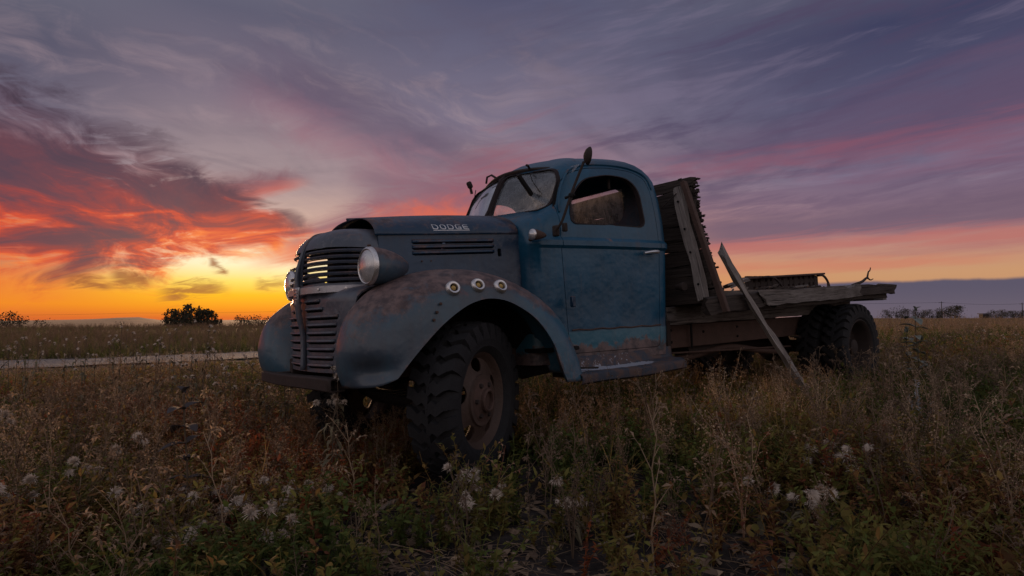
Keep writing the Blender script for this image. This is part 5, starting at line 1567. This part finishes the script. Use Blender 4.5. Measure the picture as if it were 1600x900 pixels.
# near, middle and far rings
X, Y = wedge(9000, 1.7, 6.5); X, Y = thin(X, Y, (1 - .93 * bare(X, Y)) * (.45 + .55 * sstep(.3, .55, vnoise(X, Y, 1.3, 5))))
put('weeds', 'low leafy green and russet weeds covering the field', LEAFY, X, Y, .55, 1.15, tint_leaf(X, Y))
X, Y = wedge(14000, 6.5, 16); X, Y = thin(X, Y, .35 + .65 * sstep(.3, .6, vnoise(X, Y, .7, 6)))
put('weeds', 'leafy weeds further out in the field', LEAFY, X, Y, .8, 1.5, tint_leaf(X, Y))
X, Y = wedge(2600, 1.7, 7); X, Y = thin(X, Y, (1 - .9 * bare(X, Y)) * sstep(.35, .6, vnoise(X, Y, 1.1, 7)))
put('broad_weeds', 'low broad leaved weeds close to the soil', BROAD, X, Y, .5, .95, np.clip(tint_leaf(X, Y) + .10, 0, 1))
X, Y = wedge(2600, 2.3, 5.2); X, Y = thin(X, Y, np.clip(np.exp(-(((X + 1.15) / .42) ** 2 + ((Y - 3.0) / .55) ** 2)) + .5 * np.exp(-(((X + 1.45) / .5) ** 2 + ((Y - 3.9) / .6) ** 2)), 0, 1) * .6)
put('red_leaved_weeds', 'low weeds with red and orange autumn leaves before the bumper', BROAD + LEAFY[:3], X, Y, .45, .95, np.clip(nrs.normal(.92, .07, len(X)), 0, 1))
X, Y = wedge(5200, 2.2, 8)
spk = sstep(.40, .70, vnoise(X, Y, .9, 8)) * .55 + 1.5 * np.exp(-(((X + 1.0) / .50) ** 2 + ((Y - 3.7) / .8) ** 2)) + 1.3 * np.exp(-(((X - .42) / .30) ** 2 + ((Y - 3.95) / .40) ** 2)) + .6 * np.exp(-(((X - .8) / .5) ** 2 + ((Y - 4.4) / .5) ** 2)) + .5 * np.exp(-(((X - 1.6) / .7) ** 2 + ((Y - 3.6) / .7) ** 2))
X, Y = thin(X, Y, np.clip(spk, 0, 1) * (1 - bare(X, Y)) * .62)
put('dry_seed_spikes', 'brown dry seed plumes standing among the weeds', SPIKE, X, Y, .55, 1.05, np.clip(vnoise(X, Y, 1.5, 9) * .8 + nrs.normal(.1, .12, len(X)), 0, 1))
X, Y = wedge(9000, 8, 19); X, Y = thin(X, Y, sstep(.35, .65, vnoise(X, Y, .5, 10)) * .6)
put('dry_seed_spikes', 'brown dry seed plumes further out in the field', SPIKE, X, Y, .8, 1.25, np.clip(vnoise(X, Y, .8, 11) * .8 + nrs.normal(.1, .12, len(X)), 0, 1))
X, Y = wedge(2800, 1.8, 8); X, Y = thin(X, Y, (1 - .8 * bare(X, Y)) * (.3 + .5 * vnoise(X, Y, 1.2, 12)))
put('dead_stems', 'thin dead branching stems among the weeds', BRANCH, X, Y, .55, 1.2, np.clip(nrs.normal(.35, .22, len(X)), 0, 1))
X, Y = wedge(7000, 2.2, 13)
gp = .15 + .8 * np.exp(-(((X - 1.5) / .6) ** 2 + ((Y - 4.9) / .8) ** 2)) + .85 * sstep(-.1, .35, X / Y) * sstep(.3, .55, vnoise(X, Y, .8, 13))
X, Y = thin(X, Y, gp * (1 - bare(X, Y)) * .75)
put('grass', 'tufts of tan and green autumn grass', TUFT, X, Y, .6, 1.15, np.clip(.25 + .6 * vnoise(X, Y, 1.0, 14) + nrs.normal(0, .15, len(X)), 0, 1))
X, Y = wedge(2600, 1.6, 6)
X, Y = thin(X, Y, .35 + .5 * bare(X, Y))
put('litter', 'fallen straw and leaf scraps on the soil', LITTER, X, Y, .6, 1.2, np.clip(nrs.normal(.5, .25, len(X)), 0, 1), tilt=.05)
# the field between and beyond the road
X, Y = wedge(30000, 16, 46); X, Y = thin(X, Y, .4 + .6 * vnoise(X, Y, .4, 15))
put('field_weeds', 'dry crop and weeds of the field along the road', LEAFY + SPIKE + TUFT, X, Y, .9, 1.5, np.clip(.08 + .30 * vnoise(X, Y, .5, 16) + nrs.normal(0, .10, len(X)) + .25 * sstep(.1, .5, X / Y), 0, 1))
X, Y = wedge(22000, 46, 110); 
put('field_crop', 'dry standing crop in the far field', SPIKE + TUFT, X, Y, 1.0, 1.7, np.clip(nrs.normal(.16, .10, len(X)) + .25 * sstep(.1, .5, X / Y), 0, 1))

# ------------------------------------------------------------------ single plants that stand out
def at_px(px, py, d):
    """world point on the ray of a photo pixel at depth d"""
    v_ = Vector(((px - 800) / FPX, 1.0, (450 - py) / FPX)); v_.rotate(Matrix.Rotation(CAM_PITCH, 3, 'X'))
    return Vector((0, 0, CAM_H)) + v_ * (d / v_.y)
def thistle(px, py, d, nheads, label, group, seed, big=True, rad_=.028):
    rr = random.Random(seed)
    top = at_px(px, py, d); bx, by = top.x + rr.uniform(-.05, .05), top.y + rr.uniform(-.03, .05)
    z0 = float(gz(bx, by)); H = max(.16, top.z - z0)
    t = empty('thistle', (bx, by, z0)); tag(t, label, 'thistle', group)
    b = PB(); lv = PB()
    P = [Vector(((top.x - bx) * u * u + rr.uniform(-.01, .01) * u, (top.y - by) * u * u, H * u)) for u in np.linspace(0, 1, 7)]
    b.stem(P, .0045 if big else .0035, .002, 5)
    heads = [P[-1]]
    for k in range(nheads - 1):
        u = rr.uniform(.62, .95) * 6; i = min(int(u), 5); q = P[i].lerp(P[i + 1], u - i)
        a = rr.uniform(0, 6.28); L = rr.uniform(.05, .14) * (1 if big else 1.3)
        e = q + Vector((math.cos(a) * L, math.sin(a) * L, L * rr.uniform(.3, 1.1)))
        b.stem([q, q.lerp(e, .5) + Vector((math.cos(a), math.sin(a), -.2)) * L * .12, e], .0024, .0014, 4); heads.append(e)
    for k in range(int(6 + H * 12)):
        u = rr.uniform(.05, .8) * 6; i = min(int(u), 5); q = P[i].lerp(P[i + 1], u - i); a = rr.uniform(0, 6.28)
        lv.leaf(q, Vector((math.cos(a), math.sin(a), rr.uniform(-.7, .6))), Vector((0, 0, 1)), rr.uniform(.04, .11), rr.uniform(.012, .03), rr.uniform(.5, 1.6))
    link(bpy.data.objects.new('stem', b.me('stem', M_stalk)), t)
    link(bpy.data.objects.new('leaves', lv.me('leaves', M_thleaf)), t)
    for h_ in heads:
        f_ = PB(); up = Vector((rr.uniform(-.6, .6), rr.uniform(-.6, .6), rr.uniform(-.1, 1))).normalized()
        R_ = rad_ * rr.uniform(.75, 1.25) * (1.2 if big else 1.0)
        f_.puff(h_, up, R_, 320 if big else 60, rr, .0011 if big else .0020, .55)
        link(bpy.data.objects.new('seed_head', f_.me('seed_head', M_fluff)), t)
        c_ = PB(); c_.stem([h_ - up * R_ * .40, h_ - up * R_ * .05, h_ + up * R_ * .12], R_ * .10, R_ * .34, 6)
        link(bpy.data.objects.new('seed_cup', c_.me('seed_cup', M_stalk)), t)
G1 = 'thistles gone to seed in the weeds before the truck'
near = [(250, 872, 2.35, 6, .032), (395, 800, 2.6, 5, .030), (330, 770, 2.9, 6, .028), (440, 785, 2.75, 5, .028), (510, 765, 2.9, 4, .026), (410, 885, 2.3, 6, .030), (715, 762, 3.0, 4, .032), (745, 800, 2.7, 3, .026),
        (730, 840, 2.5, 5, .030), (885, 850, 2.5, 4, .028), (1290, 745, 2.9, 5, .032), (1330, 725, 3.0, 4, .028), (1212, 808, 2.6, 2, .032), (1268, 862, 2.4, 4, .032), (1245, 845, 2.5, 3, .026),
        (155, 733, 3.0, 6, .030), (222, 688, 3.3, 2, .036), (225, 795, 2.7, 5, .030), (10, 775, 2.7, 4, .034), (8, 650, 3.6, 4, .034), (1340, 770, 2.8, 3, .026), (460, 770, 2.85, 4, .028), (345, 795, 2.6, 4, .028)]
for k, (px, py, d, nh, rad_) in enumerate(near):
    thistle(px, py, d, nh, 'dried thistle with ' + ('one', 'two', 'three', 'four', 'five', 'six')[nh - 1] + ' fluffy pale seed heads ' + ('near the dark big leaved stalk' if px < 300 else 'in the weeds before the bumper' if px < 560 else 'by the bare soil before the front wheel' if px < 950 else 'in the weeds before the leaning plank'), G1, 500 + k, True, rad_)
G2 = 'tall thistles along the gravel road'
rr = random.Random(9)
mid = [(38, 528), (62, 522), (45, 545), (65, 540), (30, 535), (118, 528), (136, 527), (126, 535), (105, 540), (170, 537), (178, 530), (205, 520), (213, 532), (200, 515), (232, 540), (222, 553), (250, 528), (268, 522), (240, 556), (300, 530),
       (285, 556), (302, 562), (328, 518), (326, 510), (300, 548), (345, 560), (335, 550), (405, 572), (358, 585), (395, 570), (322, 590), (10, 540), (8, 548), (275, 515), (190, 512), (150, 555), (455, 560), (420, 590), (350, 575), (380, 555)]
for k, (px, py) in enumerate(mid):
    thistle(px + rr.uniform(-3, 3), py, rr.uniform(5.2, 8.2) if py < 556 else rr.uniform(4.6, 5.6), rr.randint(2, 4), 'tall thin thistle with small white seed heads ' + ('on the verge facing the dark grove' if 250 <= px < 350 else 'on the verge facing the low far hill' if 140 <= px < 250 else 'on the verge between grove and truck' if px >= 350 else 'on the verge before the dark far shrubs'), G2, 600 + k, False, .027)
for k, (px, py, d, nh) in enumerate(((530, 590, 3.3, 4), (522, 575, 3.4, 3), (440, 548, 4.6, 3))):
    thistle(px, py, d, nh, 'thistle with pale seed heads standing right in front of the bumper', 'thistles by the bumper', 700 + k, True, .024)
G3 = 'thistles in the field behind the truck'
for k in range(12):
    thistle(rr.uniform(1400, 1590), rr.uniform(512, 530), rr.uniform(9, 14), rr.randint(3, 5), 'small white headed thistle in the brown field beyond the rear wheels', G3, 720 + k, False, .026)

def broad_stalk(px, py, d, label, mat, seed, n_pairs, leafL, dark=True):
    rr = random.Random(seed)
    top = at_px(px, py, d); z0 = float(gz(top.x, top.y)); H = top.z - z0
    t = empty('broad_leaf_stalk', (top.x, top.y, z0)); tag(t, label, 'plant')
    b = PB(); P = [Vector((.012 * math.sin(u * 5), .01 * math.sin(u * 3), H * u)) for u in np.linspace(0, 1, 9)]
    b.stem(P, .006, .0035, 6); link(bpy.data.objects.new('stem', b.me('stem', M_stalk)), t)
    for k in range(n_pairs):
        u = 1.0 - k / n_pairs * .85
        for s in (0, 1):
            i = min(int(u * 8), 7); q = P[i].lerp(P[i + 1], u * 8 - i)
            a = k * 1.35 + s * math.pi + rr.uniform(-.3, .3)
            el_ = (1.1 if k == 0 else .35) + rr.uniform(-.35, .35)
            dr = Vector((math.cos(a) * math.cos(el_), math.sin(a) * math.cos(el_), math.sin(el_)))
            L = leafL * rr.uniform(.75, 1.1) * (.7 if k == 0 else 1); W = L * rr.uniform(.42, .55)
            sd_ = dr.cross(Vector((0, 0, 1))).normalized(); up = sd_.cross(dr)
            rows = []
            for j in range(9):                      # folded, drooping blade
                w_ = j / 8; wd_ = W * math.sin(math.pi * min(1, w_ * .92 + .06)) ** .8 * .5
                c_ = q + dr * (L * w_) - Vector((0, 0, 1)) * L * .35 * w_ * w_ + up * .01
                rows.append([c_ - sd_ * wd_ + up * wd_ * .35, c_ - sd_ * wd_ * .5 + up * wd_ * .14, c_, c_ + sd_ * wd_ * .5 + up * wd_ * .14, c_ + sd_ * wd_ + up * wd_ * .35])
            o = grid('leaf', rows, mat, t, angle=0); solidify(o, .0008)
broad_stalk(291, 616, 2.85, 'tall dark stalk with large drooping purple brown leaves', M_bigleaf, 31, 7, .125)
broad_stalk(1432, 487, 5.6, 'tall leafy stalk with curled grey green leaves near the rear wheels', M_bigleaf2, 32, 9, .15)
broad_stalk(1418, 520, 5.9, 'shorter grey leaved stalk beside the taller one near the rear wheels', M_bigleaf2, 33, 7, .13)

# sticks and a pale dead sprig
def stick(name, pts, r0, r1, label):
    P = []
    for (px, py, up) in pts:
        d_ = (CAM_H - .02) * FPX / (py - 497); q = at_px(px, py, d_); P.append((q.x, q.y, float(gz(q.x, q.y)) + up))
    o = tube(name, cat_rom(P, 4), np.linspace(r0, r1, (len(P) - 1) * 4 + 1), M_twig, None, 7)
    return tag(o, label, 'stick')
stick('stick', [(632, 778, .02), (610, 790, .035), (590, 799, .02), (575, 800, .01)], .012, .008, 'thick brown stick lying on the bare soil by the front wheel')
stick('stick', [(855, 735, .06), (880, 727, .10), (905, 726, .12), (940, 727, .13), (958, 718, .15)], .004, .0025, 'long thin pale stem bent over the weeds right of the front wheel')
stick('stick', [(915, 824, .02), (950, 832, .03), (985, 835, .02)], .006, .004, 'grey twig lying on the soil between dry leaves')
stick('stick', [(935, 860, .015), (975, 855, .02), (1010, 848, .03)], .005, .004, 'short grey twig at the edge of the bare patch')
b = PB(); rr = random.Random(3); base_p = at_px(1448, 690, 4.0); z0 = float(gz(base_p.x, base_p.y))
sp = empty('pale_sprig', (base_p.x, base_p.y, z0)); tag(sp, 'pale grey dead sprig with feathery branches in the weeds', 'plant')
for k in range(4):
    a = rr.uniform(-.5, .5); P = [Vector((a * u * .28, rr.uniform(-.02, .02), .42 * u * (1 - .12 * k))) for u in np.linspace(0, 1, 6)]
    b.stem(P, .004, .002, 5)
    for j in range(46):
        u = rr.uniform(.35, 1) * 5; i = min(int(u), 4); q = P[i].lerp(P[i + 1], u - i)
        b.leaf(q, Vector((rr.gauss(0, 1), rr.gauss(0, 1), 1.2)), Vector((rr.uniform(-1, 1), 0, 1)), rr.uniform(.018, .036), .008, .4, 1)
link(bpy.data.objects.new('branches', b.me('branches', simple('pale_sprig_leaf', (.42, .43, .47), .8, 0, .25, 30, 0))), sp)

# ================================================================== far things
M_farleaf = simple('far_foliage', (0.045, 0.042, 0.026), .9, 0, .6, .9, 0)
M_trunk = simple('far_trunk', (0.060, 0.050, 0.044), .9, 0, .3, 2, 0)
def far_tree(px, d, top_py, label, group, seed, spread=.5, name='tree', mat=M_farleaf, n=260, base_fill=.18):
    rr = random.Random(seed)
    X = (px - 800) / FPX * d; z0 = float(gz(X, d, False))
    H = max(1.0, CAM_H + (497 - top_py) / FPX * d - z0)
    t = empty(name, (X, d, z0)); tag(t, label, 'tree' if name == 'tree' else 'shrub', group)
    b = PB(); P = [Vector((rr.uniform(-.03, .03) * H * u, 0, H * .85 * u)) for u in np.linspace(0, 1, 5)]
    b.stem(P, H * (.022 if name == 'tree' else .010), H * .004, 6)
    c = PB(); lobes = []
    for k in range(9):
        u = rr.uniform(base_fill + (.12 if base_fill > .1 else .03), .95); w = spread * H * .5 * math.sin(math.pi * min(.97, (u - base_fill) / (1.02 - base_fill))) ** .55
        a = rr.uniform(0, 6.28); L = w * rr.uniform(.3, .8)
        e = Vector((math.cos(a) * L, math.sin(a) * L, H * u)); lobes.append((e, w * rr.uniform(.3, .55)))
        q = Vector((0, 0, H * max(.1, u - .22))); b.stem([q, q.lerp(e, .5) + Vector((0, 0, .04 * H)), e], H * (.009 if name == 'tree' else .004), H * .002, 4)
    for k in range(n):
        e, w = lobes[rr.randrange(len(lobes))]
        p = e + Vector((rr.gauss(0, .55) * w, rr.gauss(0, .55) * w, rr.gauss(0, .60) * w * 1.1))
        if p.z < H * base_fill * .5 - .1 or p.z > H * 1.02: continue
        s = H * rr.uniform(.030, .065)
        c.leaf(p, Vector((rr.gauss(0, 1), rr.gauss(0, 1), rr.gauss(0, 1))), Vector((rr.gauss(0, 1), rr.gauss(0, 1), rr.gauss(0, 1))), s * 1.6, s, .3, 1)
    link(bpy.data.objects.new('trunk', b.me('trunk', M_trunk)), t)
    link(bpy.data.objects.new('crown', c.me('crown', mat)), t)
G4 = 'trees of the grove beyond the field'
rr = random.Random(12)
for k in range(22):
    px = 260 + 86 * (k + .5) / 22 + rr.uniform(-2, 2); u = (px - 257) / 90
    hh = 20 + 12 * math.sin(math.pi * min(1, max(0, u * 1.05))) ** .7 + rr.uniform(-3.5, 2.5) - (5 if u > .86 else 0)
    far_tree(px, 210 + rr.uniform(-12, 22), 511 - hh, 'tree in the dark grove standing alone beyond the field', G4, 800 + k, .46, n=230)
G5 = 'shrubs at the end of the field by the left horizon'
for k, (px, top) in enumerate(((2, 490), (9, 488), (17, 491), (24, 494), (58, 500), (66, 499), (36, 499))):
    far_tree(px, 150 + rr.uniform(-8, 12), top, 'dark bushy shrub beyond the field left of the grove', G5, 840 + k, 1.1, 'shrub', n=260, base_fill=.05)
far_tree(195, 170, 499, 'small lone shrub between the hills and the grove', None, 850, .8, 'shrub', n=160, base_fill=.05)
G6 = 'low trees between the grove and the truck'
for k in range(11):
    far_tree(372 + 4.6 * k + rr.uniform(-1, 1), 190 + rr.uniform(-8, 8), 496 + rr.uniform(-4, 2), 'low bushy tree in the row between the grove and the truck', G6, 860 + k, 1.0, 'shrub', n=220, base_fill=.05)
for k, px in enumerate((431, 437)):
    far_tree(px, 180, 488 + 3 * k, 'taller dark tree showing just past the front fender', 'trees past the fender', 875 + k, .6, n=220)
G7 = 'shrubs along the far road'
for k in range(17):
    px = 1384 + 112 * k / 16 + rr.uniform(-3, 3)
    far_tree(px, 215 + rr.uniform(-4, 10), 484 - 8 * math.exp(-((px - 1485) / 22) ** 2) - 5 * math.exp(-((px - 1398) / 5) ** 2) + rr.uniform(-2, 3), 'dark bush in the row along the far road behind the truck', G7, 880 + k, 1.5, 'shrub', n=620, base_fill=.04)
G8 = 'low shrubs beyond the far shed'
for k in range(13):
    px = 1548 + 60 * k / 12 + rr.uniform(-2, 2)
    far_tree(px, 230 + rr.uniform(-4, 8), 486 + rr.uniform(-2.5, 3), 'low dark shrub in the row beyond the far shed', G8, 910 + k, 1.6, 'shrub', n=560, base_fill=.04)
# small shed far off
X = (1537 - 800) / FPX * 225; z0 = float(gz(X, 225, False))
sh = empty('shed', (X, 225, z0)); tag(sh, 'tiny dark open shed on the far field edge', 'shed')
box('wall', (2.4, 2.0, 1.5), (0, 0, .75), M_rustdark, sh); box('roof', (3.2, 2.6, .25), (0, 0, 1.68), M_rustdark, sh)
# power lines
M_pole = simple('pole_timber', (.045, .04, .038), .9, 0, .3, 3, 0)
def pole(px, d, top_py, label):
    X = (px - 800) / FPX * d; z0 = float(gz(X, d, False)); zt = CAM_H + (497 - top_py) / FPX * d
    t = empty('utility_pole', (X, d, z0)); tag(t, label, 'pole', 'utility poles along the far road')
    tube('post', [(0, 0, 0), (0, 0, zt - z0)], [.16, .11], M_pole, t, 8); box('crossarm', (2.2, .12, .12), (0, 0, zt - z0 - .5), M_pole, t)
    return Vector((X, d, zt - .4))
pa = pole(1471, 240, 471, 'thin utility pole rising from the bushes behind the truck')
pb = pole(1597, 240, 473, 'thin utility pole standing on the far field past the shed')
pc = Vector((pa.x - 75, 238, pa.z))
def wire(pts, label):
    o = tube('power_line', pts, .035, M_black, None, 4); return tag(o, label, 'power line')
def sag(p, q, s, n=14): return [p.lerp(q, t) - Vector((0, 0, 4 * s * t * (1 - t))) for t in np.linspace(0, 1, n)]
wire(sag(pc, pa, .5) + sag(pa, pb, .5)[1:] + sag(pb, pb + (pb - pa), .5)[1:], 'thin power line strung between the far poles behind the truck')
wire(sag(at_px(-60, 492, 330), at_px(210, 489, 330), .5) + sag(at_px(210, 489, 330), at_px(470, 485.5, 330), .5)[1:], 'thin power line crossing the sunset sky above the grove')
